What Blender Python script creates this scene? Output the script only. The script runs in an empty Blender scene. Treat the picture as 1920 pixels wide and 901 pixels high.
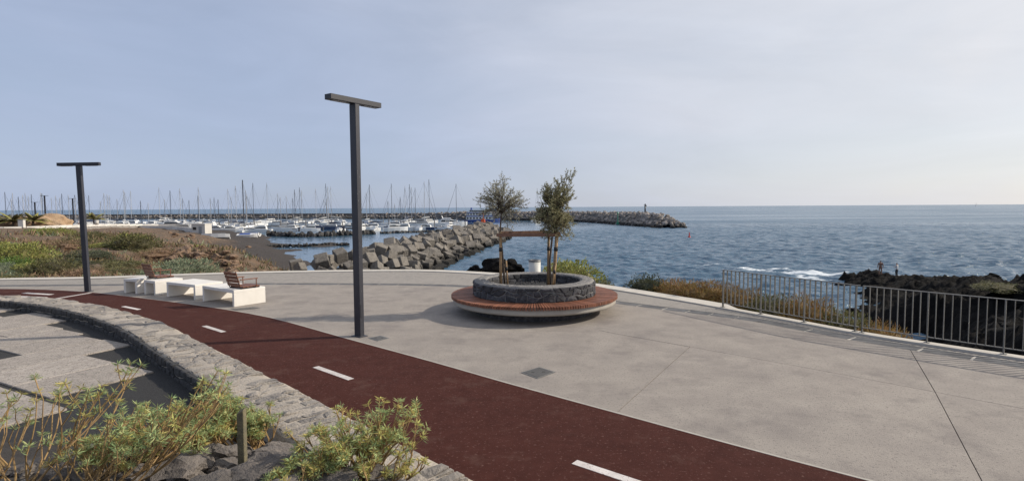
import bpy, bmesh, math, random
import numpy as np
from mathutils import Vector, Matrix, Euler, noise
random.seed(7); rng = np.random.default_rng(7)
sc = bpy.context.scene
col = sc.collection
R = math.radians

# ------------------------------------------------------------------ camera
cam = bpy.data.cameras.new('camera'); camo = bpy.data.objects.new('camera', cam); col.objects.link(camo)
cam.sensor_width = 36.0; cam.lens = 19.5; cam.clip_start = 0.05; cam.clip_end = 60000
_p = math.atan(62.2/1040); _a = R(.34)
_F = Vector((0, math.cos(_p), -math.sin(_p))); _u = Vector((0, math.sin(_p), math.cos(_p))); _r = Vector((1, 0, 0))
_R = math.cos(_a)*_r - math.sin(_a)*_u; _U = math.cos(_a)*_u + math.sin(_a)*_r
m4 = Matrix((_R, _U, -_F)).transposed().to_4x4(); m4.translation = (0, 0, 2.7)
camo.matrix_world = m4
sc.camera = camo
# ------------------------------------------------------------------ sky
SUN_AZ, SUN_EL = 79.0, 31.0           # degrees right of the view direction, above the horizon
w = bpy.data.worlds.new('World'); sc.world = w; w.use_nodes = True
nt = w.node_tree; N = nt.nodes; LK = nt.links; N.clear()
out = N.new('ShaderNodeOutputWorld'); bg = N.new('ShaderNodeBackground'); sky = N.new('ShaderNodeTexSky')
sky.sky_type = 'NISHITA'; sky.sun_disc = False; sky.sun_elevation = R(SUN_EL); sky.sun_rotation = R(SUN_AZ)
sky.air_density = 1.0; sky.dust_density = .7; sky.ozone_density = 2.0; sky.altitude = 10
tc = N.new('ShaderNodeTexCoord'); mp = N.new('ShaderNodeMapping'); mp.inputs['Scale'].default_value = (1.0, 1.0, 3.2)
mp.inputs['Rotation'].default_value = (0.0, R(14), R(25))
n1 = N.new('ShaderNodeTexNoise'); n1.inputs['Scale'].default_value = 1.7; n1.inputs['Detail'].default_value = 7; n1.inputs['Roughness'].default_value = .55
n1.inputs['Distortion'].default_value = .6
cr = N.new('ShaderNodeMapRange'); cr.inputs['From Min'].default_value = .30; cr.inputs['From Max'].default_value = .72
cr.inputs['To Min'].default_value = .68; cr.inputs['To Max'].default_value = .97
mx = N.new('ShaderNodeMix'); mx.data_type = 'RGBA'; 
# thin high cloud: brighter towards the sun, as a veil of ice crystals is
vm = N.new('ShaderNodeVectorMath'); vm.operation = 'DOT_PRODUCT'
vm.inputs[1].default_value = (math.sin(R(SUN_AZ))*math.cos(R(SUN_EL)), math.cos(R(SUN_AZ))*math.cos(R(SUN_EL)), math.sin(R(SUN_EL)))
LK.new(tc.outputs['Generated'], vm.inputs[0])
gl = N.new('ShaderNodeMapRange'); gl.interpolation_type = 'SMOOTHSTEP'; gl.inputs['From Min'].default_value = -.15; gl.inputs['From Max'].default_value = 1.0; LK.new(vm.outputs['Value'], gl.inputs['Value'])
vc = N.new('ShaderNodeMix'); vc.data_type = 'RGBA'; vc.inputs[6].default_value = (4.25, 5.0, 6.75, 1); vc.inputs[7].default_value = (8.4, 8.35, 8.5, 1)
LK.new(gl.outputs[0], vc.inputs[0])
mp2 = N.new('ShaderNodeMapping'); mp2.inputs['Scale'].default_value = (1.0, 1.0, 4.5); mp2.inputs['Rotation'].default_value = (R(10), R(-16), R(-30)); LK.new(tc.outputs['Generated'], mp2.inputs['Vector'])
n2 = N.new('ShaderNodeTexNoise'); n2.inputs['Scale'].default_value = 2.6; n2.inputs['Detail'].default_value = 8; n2.inputs['Roughness'].default_value = .58; n2.inputs['Distortion'].default_value = .8; LK.new(mp2.outputs[0], n2.inputs['Vector'])
bm_ = N.new('ShaderNodeMapRange'); bm_.inputs['From Min'].default_value = .3; bm_.inputs['From Max'].default_value = .7; bm_.inputs['To Min'].default_value = .955; bm_.inputs['To Max'].default_value = 1.045; LK.new(n2.outputs['Fac'], bm_.inputs['Value'])
vs_ = N.new('ShaderNodeVectorMath'); vs_.operation = 'SCALE'; LK.new(vc.outputs[2], vs_.inputs[0]); LK.new(bm_.outputs[0], vs_.inputs['Scale']); LK.new(vs_.outputs[0], mx.inputs[7])
LK.new(tc.outputs['Generated'], mp.inputs['Vector']); LK.new(mp.outputs[0], n1.inputs['Vector']); LK.new(n1.outputs['Fac'], cr.inputs['Value'])
LK.new(cr.outputs[0], mx.inputs[0]); LK.new(sky.outputs[0], mx.inputs[6]); LK.new(mx.outputs[2], bg.inputs[0]); LK.new(bg.outputs[0], out.inputs[0])
bg.inputs[1].default_value = .088
# ------------------------------------------------------------------ sun
sd = bpy.data.lights.new('sun', 'SUN'); sd.energy = 3.9; sd.angle = R(.53); sd.color = (1, .90, .76)
so = bpy.data.objects.new('sun', sd); col.objects.link(so)
_d = Vector((math.sin(R(SUN_AZ))*math.cos(R(SUN_EL)), math.cos(R(SUN_AZ))*math.cos(R(SUN_EL)), math.sin(R(SUN_EL))))
so.rotation_euler = _d.to_track_quat('Z', 'Y').to_euler(); so.location = (30, 10, 30)
vs = sc.view_settings; vs.view_transform = 'Standard'; vs.look = 'None'; vs.exposure = 0.22; vs.gamma = 1.0; vs.use_curve_mapping = False

# ------------------------------------------------------------------ helpers
def tag(o, label=None, cat=None, group=None, kind=None):
    if label: o['label'] = label
    if cat: o['category'] = cat
    if group: o['group'] = group
    if kind: o['kind'] = kind
    return o
def link(name, me, parent=None, loc=(0,0,0), rot=(0,0,0), scale=(1,1,1)):
    o = bpy.data.objects.new(name, me); col.objects.link(o)
    o.location = loc; o.rotation_euler = rot; o.scale = scale
    if parent: o.parent = parent
    return o
def empty(name, loc=(0,0,0), rz=0.0):
    o = link(name, None, None, loc, (0,0,rz)); o.empty_display_size = .2; return o
def copy_tree(o, parent=None):
    c = o.copy(); col.objects.link(c); c.parent = parent
    for ch in list(o.children): copy_tree(ch, c)
    return c
class MB:
    def __init__(s): s.v = []; s.f = []
    def add(s, vs_, fs_):
        b = len(s.v); s.v += [tuple(p) for p in vs_]; s.f += [tuple(b+i for i in f) for f in fs_]; return s
    def box(s, c, d, rz=0.0, M=None):
        x, y, z = d[0]/2, d[1]/2, d[2]/2
        P = [Vector(q) for q in ((-x,-y,-z),(x,-y,-z),(x,y,-z),(-x,y,-z),(-x,-y,z),(x,-y,z),(x,y,z),(-x,y,z))]
        Rm = M if M is not None else Matrix.Rotation(rz, 3, 'Z')
        P = [Rm @ q + Vector(c) for q in P]
        return s.add(P, [(3,2,1,0),(4,5,6,7),(0,1,5,4),(1,2,6,5),(2,3,7,6),(3,0,4,7)])
    def prism(s, poly, z0, z1):
        n = len(poly); a = sum(poly[i][0]*poly[(i+1)%n][1]-poly[(i+1)%n][0]*poly[i][1] for i in range(n))
        if a < 0: poly = poly[::-1]
        P = [(x,y,z0) for x,y in poly]+[(x,y,z1) for x,y in poly]
        return s.add(P, [tuple(range(n-1,-1,-1)), tuple(range(n,2*n))]+[(i,(i+1)%n,n+(i+1)%n,n+i) for i in range(n)])
    def tube(s, pts, rad, n=6, cap=True):
        pts = [Vector(p) for p in pts]; k = len(pts)
        if not hasattr(rad, '__len__'): rad = [rad]*k
        rings = []
        for i in range(k):
            t = (pts[min(i+1,k-1)]-pts[max(i-1,0)]); t = t.normalized() if t.length > 1e-9 else Vector((0,0,1))
            a = t.cross(Vector((0,0,1)) if abs(t.z) < .9 else Vector((1,0,0))).normalized(); b = t.cross(a)
            rings += [pts[i]+rad[i]*(math.cos(2*math.pi*j/n)*a+math.sin(2*math.pi*j/n)*b) for j in range(n)]
        F = [(i*n+j, i*n+(j+1)%n, (i+1)*n+(j+1)%n, (i+1)*n+j) for i in range(k-1) for j in range(n)]
        if cap: F += [tuple(range(n)), tuple(range(k*n-1,(k-1)*n-1,-1))]
        return s.add(rings, F)
    def lathe(s, prof, n=32, c=(0,0)):
        k = len(prof); P = [(c[0]+r*math.cos(2*math.pi*j/n), c[1]+r*math.sin(2*math.pi*j/n), z) for r, z in prof for j in range(n)]
        F = [(i*n+j, i*n+(j+1)%n, (i+1)*n+(j+1)%n, (i+1)*n+j) for i in range(k-1) for j in range(n)]
        return s.add(P, F)
    def mesh(s, name, m, smooth=False, bevel=0):
        me = bpy.data.meshes.new(name); me.from_pydata(s.v, [], s.f)
        bm = bmesh.new(); bm.from_mesh(me); bmesh.ops.recalc_face_normals(bm, faces=bm.faces)
        if bevel: bmesh.ops.bevel(bm, geom=list(bm.edges), offset=bevel, segments=1, affect='EDGES')
        bm.to_mesh(me); bm.free()
        if m: me.materials.append(m)
        if smooth: me.polygons.foreach_set('use_smooth', [True]*len(me.polygons))
        me.update(); return me
    def build(s, name, m, parent=None, smooth=False, bevel=0, **k):
        return link(name, s.mesh(name, m, smooth, bevel), parent, **k)
def npmesh(name, V, Fq, m, smooth=False, mi=None):
    """mesh from numpy arrays: V (n,3), Fq (k,4) or (k,3)"""
    me = bpy.data.meshes.new(name); V = np.asarray(V, np.float32); Fq = np.asarray(Fq, np.int32); k, s = Fq.shape
    me.vertices.add(len(V)); me.vertices.foreach_set('co', V.ravel())
    me.loops.add(k*s); me.loops.foreach_set('vertex_index', Fq.ravel())
    me.polygons.add(k); me.polygons.foreach_set('loop_start', np.arange(0, k*s, s, dtype=np.int32))
    if smooth: me.polygons.foreach_set('use_smooth', np.ones(k, bool))
    for x in (m if isinstance(m, (list, tuple)) else [m]): me.materials.append(x)
    if mi is not None: me.polygons.foreach_set('material_index', np.asarray(mi, np.int32))
    me.update(calc_edges=True); me.validate(); return me
def inset(poly, d):
    n = len(poly); a = sum(poly[i][0]*poly[(i+1)%n][1]-poly[(i+1)%n][0]*poly[i][1] for i in range(n))
    if a < 0: poly = poly[::-1]
    o = []
    for i in range(n):
        p0, p1, p2 = Vector(poly[i-1]), Vector(poly[i]), Vector(poly[(i+1)%n])
        e1 = (p1-p0).normalized(); e2 = (p2-p1).normalized()
        n1_ = Vector((-e1.y, e1.x)); n2_ = Vector((-e2.y, e2.x)); b = n1_+n2_
        if b.length < .2: b = n1_
        b = b/b.dot(n1_)if abs(b.dot(n1_)) > .2 else n1_
        o.append(tuple(p1+b*d))
    return o
def offset_line(pts, d):
    """offset an open polyline to its left by d"""
    o = []
    for i in range(len(pts)):
        a = Vector(pts[max(i-1,0)]); b = Vector(pts[min(i+1,len(pts)-1)]); t = (b-a).normalized()
        o.append((pts[i][0]-t.y*d, pts[i][1]+t.x*d))
    return o
def resample(pts, step):
    P = [Vector(p) for p in pts]; n = len(P)
    def cr_(i, t):
        a, b, c, d = P[max(i-1,0)], P[i], P[min(i+1,n-1)], P[min(i+2,n-1)]
        return .5*((2*b)+(c-a)*t+(2*a-5*b+4*c-d)*t*t+(3*b-a-3*c+d)*t**3)
    o = []
    for i in range(n-1):
        k = max(1, int(round((P[i+1]-P[i]).length/step)))
        o += [tuple(cr_(i, j/k)) for j in range(k)]
    return o+[tuple(P[-1])]

# ------------------------------------------------------------------ materials
def mat(name, c, rough=.85, c2=None, ns=3.0, c3=None, ns3=.6, bump=0.0, bs=60.0, metal=0.0, spec=.5, island=0.0, coord='pos', lo=.35, hi=.65, bd=4, hue=0.0, trans=0.0, speck=None, dust=None, orand=.12):
    m = bpy.data.materials.new(name); m.use_nodes = True; t = m.node_tree; b = t.nodes['Principled BSDF']
    b.inputs['Roughness'].default_value = rough; b.inputs['Metallic'].default_value = metal; b.inputs['Specular IOR Level'].default_value = spec
    if coord == 'pos': g = t.nodes.new('ShaderNodeNewGeometry').outputs['Position']
    else: g = t.nodes.new('ShaderNodeTexCoord').outputs['Object']
    def noi(sc_, det=5, ro=.6):
        n = t.nodes.new('ShaderNodeTexNoise'); n.inputs['Scale'].default_value = sc_; n.inputs['Detail'].default_value = det; n.inputs['Roughness'].default_value = ro
        t.links.new(g, n.inputs['Vector']); return n.outputs['Fac']
    rgb = t.nodes.new('ShaderNodeRGB'); rgb.outputs[0].default_value = (*c, 1); cur = rgb.outputs[0]
    def mixin(cur, cc, fac, lo, hi):
        mr = t.nodes.new('ShaderNodeMapRange'); mr.inputs['From Min'].default_value = lo; mr.inputs['From Max'].default_value = hi
        t.links.new(fac, mr.inputs['Value']); x = t.nodes.new('ShaderNodeMix'); x.data_type = 'RGBA'
        t.links.new(mr.outputs[0], x.inputs[0]); t.links.new(cur, x.inputs[6]); x.inputs[7].default_value = (*cc, 1); return x.outputs[2]
    if c2: cur = mixin(cur, c2, noi(ns), lo, hi)
    if c3: cur = mixin(cur, c3, noi(ns3, 6, .65), lo, hi)
    if speck: cur = mixin(cur, speck[0], noi(speck[1], 3, .6), speck[2], speck[2]+.08)
    if dust: cur = mixin(cur, dust[0], noi(dust[1], 9, .72), dust[2], dust[2]+.22)
    if island:
        gi = t.nodes.new('ShaderNodeNewGeometry').outputs['Random Per Island']
        hs = t.nodes.new('ShaderNodeHueSaturation')
        mr = t.nodes.new('ShaderNodeMapRange'); mr.inputs['To Min'].default_value = 1-island; mr.inputs['To Max'].default_value = 1+island
        t.links.new(gi, mr.inputs['Value']); t.links.new(mr.outputs[0], hs.inputs['Value'])
        if hue:
            wn = t.nodes.new('ShaderNodeTexWhiteNoise'); wn.noise_dimensions = '1D'; t.links.new(gi, wn.inputs['W'])
            m2 = t.nodes.new('ShaderNodeMapRange'); m2.inputs['To Min'].default_value = .5-hue; m2.inputs['To Max'].default_value = .5+hue
            t.links.new(wn.outputs['Value'], m2.inputs['Value']); t.links.new(m2.outputs[0], hs.inputs['Hue'])
        t.links.new(cur, hs.inputs['Color']); cur = hs.outputs[0]
    oi = t.nodes.new('ShaderNodeObjectInfo'); hv = t.nodes.new('ShaderNodeHueSaturation'); mr = t.nodes.new('ShaderNodeMapRange')
    mr.inputs['To Min'].default_value = 1-orand; mr.inputs['To Max'].default_value = 1+orand
    t.links.new(oi.outputs['Random'], mr.inputs['Value']); t.links.new(mr.outputs[0], hv.inputs['Value']); t.links.new(cur, hv.inputs['Color']); cur = hv.outputs[0]
    t.links.new(cur, b.inputs['Base Color'])
    if bump:
        bn = t.nodes.new('ShaderNodeBump'); bn.inputs['Strength'].default_value = bump; bn.inputs['Distance'].default_value = 1.2/bs
        t.links.new(noi(bs, bd, .7), bn.inputs['Height']); t.links.new(bn.outputs[0], b.inputs['Normal'])
    if trans:
        tr = t.nodes.new('ShaderNodeBsdfTranslucent'); t.links.new(cur, tr.inputs['Color']); ms = t.nodes.new('ShaderNodeMixShader')
        ms.inputs[0].default_value = trans; t.links.new(b.outputs[0], ms.inputs[1]); t.links.new(tr.outputs[0], ms.inputs[2])
        t.links.new(ms.outputs[0], t.nodes['Material Output'].inputs['Surface'])
    return m
M = {}
M['concrete'] = mat('plaza_concrete', (.285,.252,.222), .9, (.215,.192,.176), .45, (.335,.30,.262), 1.3, bump=.5, bs=60, speck=((.19,.168,.152), 30, .57), spec=.3, lo=.3, hi=.7, dust=((.19,.168,.155), 1.1, .50), orand=.03)
M['channel'] = mat('band_concrete', (.275,.252,.228), .9, (.215,.20,.185), .9, (.31,.285,.255), 5, bump=.5, bs=70, speck=((.12,.11,.105), 55, .58), spec=.25)
M['gutter'] = mat('gutter_stone', (.065,.065,.07), .85, (.14,.14,.14), 3, bump=.3, bs=80)
M['wallface'] = mat('wall_face_stone', (.04,.039,.04), .9, (.065,.062,.06), 6, bump=.9, bs=40)
M['kerb'] = mat('kerb_concrete', (.52,.485,.43), .85, (.44,.41,.36), 2.5, bump=.2, bs=80)
M['joint'] = mat('joint_filler', (.045,.043,.04), .95)
M['asphalt'] = mat('red_asphalt', (.058,.0185,.0135), .95, (.043,.0138,.0105), .9, (.070,.0240,.0185), 5, bump=.9, bs=110, speck=((.125,.066,.054), 26, .60), lo=.3, hi=.7, spec=.12, dust=((.105,.057,.046), 1.6, .55), orand=.0)
M['paint'] = mat('white_paint', (.64,.60,.57), .8, (.50,.46,.44), 6, bump=.5, bs=110, speck=((.22,.13,.11), 38, .60), spec=.2)
M['paver'] = mat('paver_concrete', (.39,.345,.30), .9, (.27,.24,.21), 2.2, (.42,.375,.33), 9, bump=.8, bs=60, speck=((.13,.12,.115), 48, .55), spec=.25)
M['gravel'] = mat('black_gravel', (.016,.016,.017), .95, (.032,.031,.03), 40, bump=1.0, bs=55, speck=((.22,.21,.2), 60, .70))
M['soil'] = mat('bank_soil', (.026,.022,.019), .95, (.05,.042,.034), 6, bump=.8, bs=30)
M['mortar'] = mat('wall_mortar', (.43,.38,.32), .95, (.33,.29,.245), 4, bump=.9, bs=30)
M['capstone'] = mat('wall_stone', (.27,.245,.22), .92, (.15,.14,.135), 5, (.37,.33,.285), 3, bump=1.0, bs=26)
M['lava'] = mat('lava_stone', (.06,.062,.07), .9, (.125,.125,.135), 5, (.033,.033,.038), 11, bump=.9, bs=40, orand=.35)
M['rimstone'] = mat('rim_stone', (.19,.183,.18), .92, (.11,.108,.11), 7, (.26,.245,.225), 3, bump=.9, bs=30)
M['lavamortar'] = mat('dark_mortar', (.27,.26,.25), .95, (.19,.185,.18), 8, bump=.8, bs=50)
M['greyrock'] = mat('grey_rock', (.125,.112,.105), .92, (.065,.06,.06), 5, (.19,.165,.145), 2.3, bump=.9, bs=28)
M['hardwood'] = mat('reddish_hardwood', (.235,.092,.05), .6, (.16,.06,.033), 14, bump=.25, bs=60, coord='obj', orand=.3)
M['chairwood'] = mat('chair_hardwood', (.22,.095,.05), .55, (.15,.06,.035), 18, bump=.25, bs=60, coord='obj')
M['ringconc'] = mat('bench_concrete', (.40,.375,.33), .8, (.33,.30,.26), 3, bump=.25, bs=60)
M['white'] = mat('white_concrete', (.74,.71,.66), .7, (.68,.65,.60), 3, bump=.12, bs=60)
M['lamp'] = mat('grey_lamp_paint', (.030,.031,.040), .42, (.036,.037,.046), 6, spec=.4)
M['lamplens'] = mat('lamp_lens', (.35,.36,.37), .25)
M['steel'] = mat('galvanised_steel', (.20,.197,.187), .5, (.155,.152,.146), 25, metal=.5)
M['iron'] = mat('cast_iron_cover', (.10,.097,.092), .7, (.075,.072,.07), 20, bump=.5, bs=90)
M['stake'] = mat('timber_stake', (.36,.235,.12), .75, (.25,.155,.08), 20, bump=.4, bs=50)
M['board'] = mat('timber_board', (.21,.115,.075), .75, (.15,.08,.055), 16, bump=.4, bs=50)
M['oldwood'] = mat('weathered_stake', (.17,.145,.085), .85, (.10,.09,.06), 30, bump=.6, bs=70)
M['bark'] = mat('tree_bark', (.085,.065,.05), .9, (.13,.10,.075), 18, bump=.7, bs=60)
M['tie'] = mat('rubber_tie', (.02,.02,.022), .7)
M['bin'] = mat('bin_paint', (.56,.56,.53), .55, (.5,.5,.47), 4)
M['bincap'] = mat('bin_rim', (.11,.11,.11), .5)
def leaf(n, c, isl=.35, hue=.03, trans=.25): return mat(n, c, .65, island=isl, hue=hue, trans=trans, spec=.3)
M['leaf_tam'] = leaf('tamarisk_leaf', (.35,.34,.255), .5)
M['leaf_tam2'] = leaf('tamarisk_leaf_green', (.35,.33,.19), .5)
M['leaf_eup'] = leaf('spurge_leaf', (.36,.42,.19), .45, .05, .4)
M['leaf_eupy'] = leaf('spurge_leaf_yellow', (.46,.41,.14), .4, .035, .4)
M['stem'] = mat('spurge_stem', (.34,.22,.085), .75, (.24,.15,.07), 20, island=.2)
M['twig'] = mat('twig', (.12,.085,.055), .85)
M['b_lime'] = leaf('bush_lime', (.25,.26,.075), .45)
M['b_green'] = leaf('bush_green', (.12,.19,.04), .4)
M['b_grey'] = leaf('bush_grey_green', (.20,.235,.15), .35)
M['b_olive'] = leaf('bush_olive', (.135,.13,.055), .4)
M['b_dry'] = leaf('bush_dry', (.235,.165,.10), .4)
M['b_rust'] = leaf('bush_rust', (.235,.15,.055), .45)
M['b_dark'] = leaf('bush_dark', (.075,.085,.05), .4)
M['redrock'] = mat('red_rock', (.18,.108,.066), .95, (.10,.062,.042), 1.2, (.28,.19,.125), 4, bump=.9, bs=8)
M['tanrock'] = mat('tan_earth', (.42,.30,.19), .95, (.34,.22,.13), .7, bump=.8, bs=3)
M['cube'] = mat('concrete_block', (.178,.162,.142), .92, (.11,.10,.09), .7, (.225,.205,.18), 2.4, bump=.7, bs=6, spec=.2)
M['mole'] = mat('mole_rock', (.235,.20,.175), .95, (.13,.115,.105), .25, (.36,.325,.29), .9, bump=.6, bs=3)
M['molewall'] = mat('mole_wall', (.15,.13,.115), .95, (.125,.108,.096), .05, bump=.3, bs=2)
M['blackrock'] = mat('black_lava_rock', (.0085,.008,.008), .95, (.017,.015,.0135), 1.2, (.006,.006,.0065), 4, bump=1.0, bs=5, bd=8, spec=.12)
M['wetrock'] = mat('wet_dark_rock', (.035,.034,.034), .6, (.06,.055,.05), 1.5, bump=.9, bs=6)
M['gel'] = mat('white_gelcoat', (.68,.68,.67), .4)
M['gelb'] = mat('navy_gelcoat', (.03,.05,.11), .35)
M['cover'] = mat('boom_cover', (.03,.04,.07), .8)
M['coverg'] = mat('grey_cover', (.28,.29,.30), .8)
M['glassd'] = mat('dark_glazing', (.02,.025,.03), .15)
M['mastg'] = mat('mast_alloy', (.40,.41,.43), .45)
M['mastd'] = mat('mast_dark', (.05,.055,.07), .45)
M['stay'] = mat('stay_wire', (.14,.15,.17), .6)
M['pont'] = mat('pontoon_deck', (.22,.21,.20), .85, (.16,.15,.14), 1)
M['blue'] = mat('blue_paint', (.035,.075,.26), .5)
M['orange'] = mat('orange_paint', (.55,.10,.025), .5)
M['red'] = mat('red_paint', (.45,.03,.03), .5)
M['green'] = mat('green_paint', (.02,.20,.12), .5)
M['skin'] = mat('skin', (.36,.20,.13), .6); M['hair'] = mat('hair', (.02,.015,.012), .8)
M['shirtw'] = mat('white_cloth', (.60,.60,.60), .9); M['dark'] = mat('dark_cloth', (.03,.032,.04), .9); M['shirtb'] = mat('brown_cloth', (.22,.12,.085), .9)
M['render'] = mat('white_render', (.56,.54,.50), .85, (.6,.58,.55), .4)
M['promen'] = mat('promenade_paving', (.34,.32,.295), .9, (.28,.265,.25), .3)

def wet_foot(m, z0, z1, c):
    """dark tidal stain below a level"""
    t = m.node_tree; b = t.nodes['Principled BSDF']; src = b.inputs['Base Color'].links[0].from_socket
    g = t.nodes.new('ShaderNodeNewGeometry'); sp = t.nodes.new('ShaderNodeSeparateXYZ'); t.links.new(g.outputs['Position'], sp.inputs[0])
    n = t.nodes.new('ShaderNodeTexNoise'); n.inputs['Scale'].default_value = .6; n.inputs['Detail'].default_value = 5; t.links.new(g.outputs['Position'], n.inputs['Vector'])
    ad = t.nodes.new('ShaderNodeMath'); ad.operation = 'MULTIPLY_ADD'; ad.inputs[1].default_value = 1.2; t.links.new(n.outputs['Fac'], ad.inputs[0]); t.links.new(sp.outputs['Z'], ad.inputs[2])
    mr = t.nodes.new('ShaderNodeMapRange'); mr.inputs['From Min'].default_value = z0+.6; mr.inputs['From Max'].default_value = z1+.6; t.links.new(ad.outputs[0], mr.inputs['Value'])
    x = t.nodes.new('ShaderNodeMix'); x.data_type = 'RGBA'; x.inputs[6].default_value = (*c, 1); t.links.new(src, x.inputs[7]); t.links.new(mr.outputs[0], x.inputs[0]); t.links.new(x.outputs[2], b.inputs['Base Color'])
wet_foot(M['cube'], -5.3, -4.5, (.035,.033,.03)); wet_foot(M['mole'], -5.0, -4.2, (.03,.028,.026))
# ------------------------------------------------------------------ terrain
SEA = -6.0
KERB = resample([(-34,20.2),(-27,20.6),(-21,21.15),(-16.75,21.45),(-14.78,21.95),(-11.64,22.8),(-9.42,23.18),(-7.66,23.34),(-5.45,23.45),(-3.33,23.2),(-.86,22.0),(.79,20.62),(1.89,19.55),(2.84,18.42),(3.92,16.9),(5.02,15.25),(5.66,14.18),(6.55,12.6),(7.20,11.48),(7.93,10.55),(9.0,9.3),(10.2,7.9),(12.5,5.2)], .6)
_o1 = offset_line(KERB, .58); _o2 = offset_line(KERB, .24)
KOUT = [a if y > 14.45 else b for a, b, (x, y) in zip(_o1, _o2, KERB)]
CP = [(-21.8,23.5,-.25),(-18.5,23.7,-.25),(-16.5,24.5,-.25),(-12.9,25.4,-.3),(-10.8,26.5,-.5),(-25,30.2,-.4),(-38,46,-.7),(-77,84,-1.0),(-62,75,-1.0),(-91,98.7,-.9),(-97,117,-1.2),(-120,165,-2.7),(-126,198,-4.0),
 (-41,56,-.9),(-30,41,-.9),(-26.1,47.5,-.55),(-28.5,47.5,-.5),(-23.8,47,-1.0),(-27.5,43.8,-1.7),(-25,43.4,-2.0),(-22.3,43.5,-2.3),(-21.5,40,-2.1),(-18,34,-1.5),(-30,52,-.9),(-65,102,-2.0),(-64,114,-2.6),(-51,97.6,-4.3),(-67,136.5,-5.0),(-56.4,133,-5.5),(-42.3,131,-5.2),(-44.7,116,-5.75),(-84.7,183,-5.3),(-81.4,157,-4.7),(-39.5,85,-5.0),(-34.2,84.3,-5.3),(-45.5,90.7,-4.6),
 (-40,70,-3.8),(-48,78,-2.8),(-30,70,-4.8),(-22,58,-4.5),(-34,62,-2.6),(-55,88,-2.4),(-75,125,-3.2),(-88,150,-4.0),(-100,180,-4.4),(-110,215,-5.6),(-60,110,-3.4),
 (-150,165,-2.5),(-140,120,-1.0),(-110,80,-.8),(-60,45,-.6),(-45,28,-.4),(-60,20,-.4),(-160,220,-4.6),(-200,180,-2.6),(-190,110,-1),(-130,235,-6.6),(-200,250,-5.2),(-110,240,-8),(-90,205,-8),(-160,262,-8),(-220,300,-8),
 (-37,112,-9),(-26,100,-9),(-38,126,-6.6),(-32,131,-9),(-50,127,-6.1),(-50,121,-6.6),(-60,150,-6.6),(-70,170,-6.4),(-52,146,-8.5),(-42,150,-9),(-55,165,-9),(-72,190,-9),(-40,200,-9),(-14,120,-9),(-20,85,-8),(-27,80,-6.8),(-30,92,-6.6),(-40,103,-6.0),
 (-12,30,-3.2),(-10,36,-6),(-15,45,-5.5),(-6,29,-4),(-6,34,-8),(-2,27.5,-3.0),(0,27,-2.6),(1,31,-8),(2.5,22.2,-.7),(4,22.5,-1.8),(4.5,18.5,-.5),(7,21,-3.5),(9,27,-9),(6.0,16.4,-.5),(8.5,17,-2.4),(11,19,-6.6),(8.2,14,-.9),(10,15.5,-3),(13,17.5,-7),(9.5,12,-1.5),(11.5,13,-4.5),(14,14.5,-7.5),(10.5,10.2,-1.2),(13,11,-4.5),(16,12.5,-7),(13,8,-.8),(18,9,-4.5),(22,10,-7),
 (0,60,-11),(30,60,-11),(-20,200,-11),(0,120,-12),(20,30,-10),(30,10,-10),(30,-5,-6)]
for x, y in KERB[::4]: CP.append((x, y-.3, -.45))
for x, y in ((-24,16),(-16,16),(-8,18),(-8,12),(0,16),(0,8),(4,8),(-16,8),(-24,8),(8,5),(-8,2),(4,0),(-20,0),(14,0),(20,-5)): CP.append((x, y, -.7))
CP = np.array(CP, float)
_D = np.linalg.norm(CP[:,None,:2]-CP[None,:,:2], axis=2)
_W = np.linalg.solve(np.block([[_D, np.c_[np.ones(len(CP)), CP[:,:2]]], [np.c_[np.ones(len(CP)), CP[:,:2]].T, np.zeros((3,3))]]), np.r_[CP[:,2], 0,0,0])
def tz(X, Y):
    X = np.atleast_1d(np.asarray(X, float)); Y = np.atleast_1d(np.asarray(Y, float)); o = np.zeros(len(X))
    for s in range(0, len(X), 20000):
        q = np.c_[X[s:s+20000], Y[s:s+20000]]; d = np.linalg.norm(q[:,None]-CP[None,:,:2], axis=2)
        o[s:s+20000] = d@_W[:-3] + _W[-3] + q@_W[-2:]
    return o
def tn(x, y, z0):
    d = math.hypot(x, y); a = min(.5, .08+.0045*d)
    v = noise.fractal(Vector((x*.22, y*.22, 3.1)), 1.0, 2.1, 5)*a
    v += noise.fractal(Vector((x*1.3, y*1.3, 7.7)), .9, 2.2, 3)*a*.28
    if z0 < -4.2: v *= .35
    return v
ang = np.linspace(R(-72), R(78), 330); rad = np.exp(np.linspace(math.log(9.5), math.log(330), 250))
AA, RR = np.meshgrid(ang, rad); TX = (RR*np.sin(AA)).ravel(); TY = (RR*np.cos(AA)).ravel(); TZ = tz(TX, TY)
TZ = np.array([z+tn(x, y, z) if z > -9 else z for x, y, z in zip(TX, TY, TZ)])
# keep the sheet below the plaza
def seg_side(px, py, line):
    best = 1e9; side = 0
    for i in range(len(line)-1):
        ax, ay = line[i]; bx, by = line[i+1]; t = max(0, min(1, ((px-ax)*(bx-ax)+(py-ay)*(by-ay))/((bx-ax)**2+(by-ay)**2+1e-9)))
        d = math.hypot(px-ax-t*(bx-ax), py-ay-t*(by-ay))
        if d < best: best = d; side = (bx-ax)*(py-ay)-(by-ay)*(px-ax)
    return best if side > 0 else -best
KC = KERB[::3]+[KERB[-1]]
for i in range(len(TX)):
    if RR.ravel()[i] < 60:
        s = seg_side(TX[i], TY[i], KC)
        if s < .5: TZ[i] = min(TZ[i], -.35)
        elif s < 2.0 and TZ[i] > -.12: TZ[i] = -.12
na, nr = len(ang), len(rad)
ii = (np.arange(nr-1)[:,None]*na+np.arange(na-1)[None,:]).ravel()
TQ = np.c_[ii, ii+na, ii+na+1, ii+1]
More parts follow.
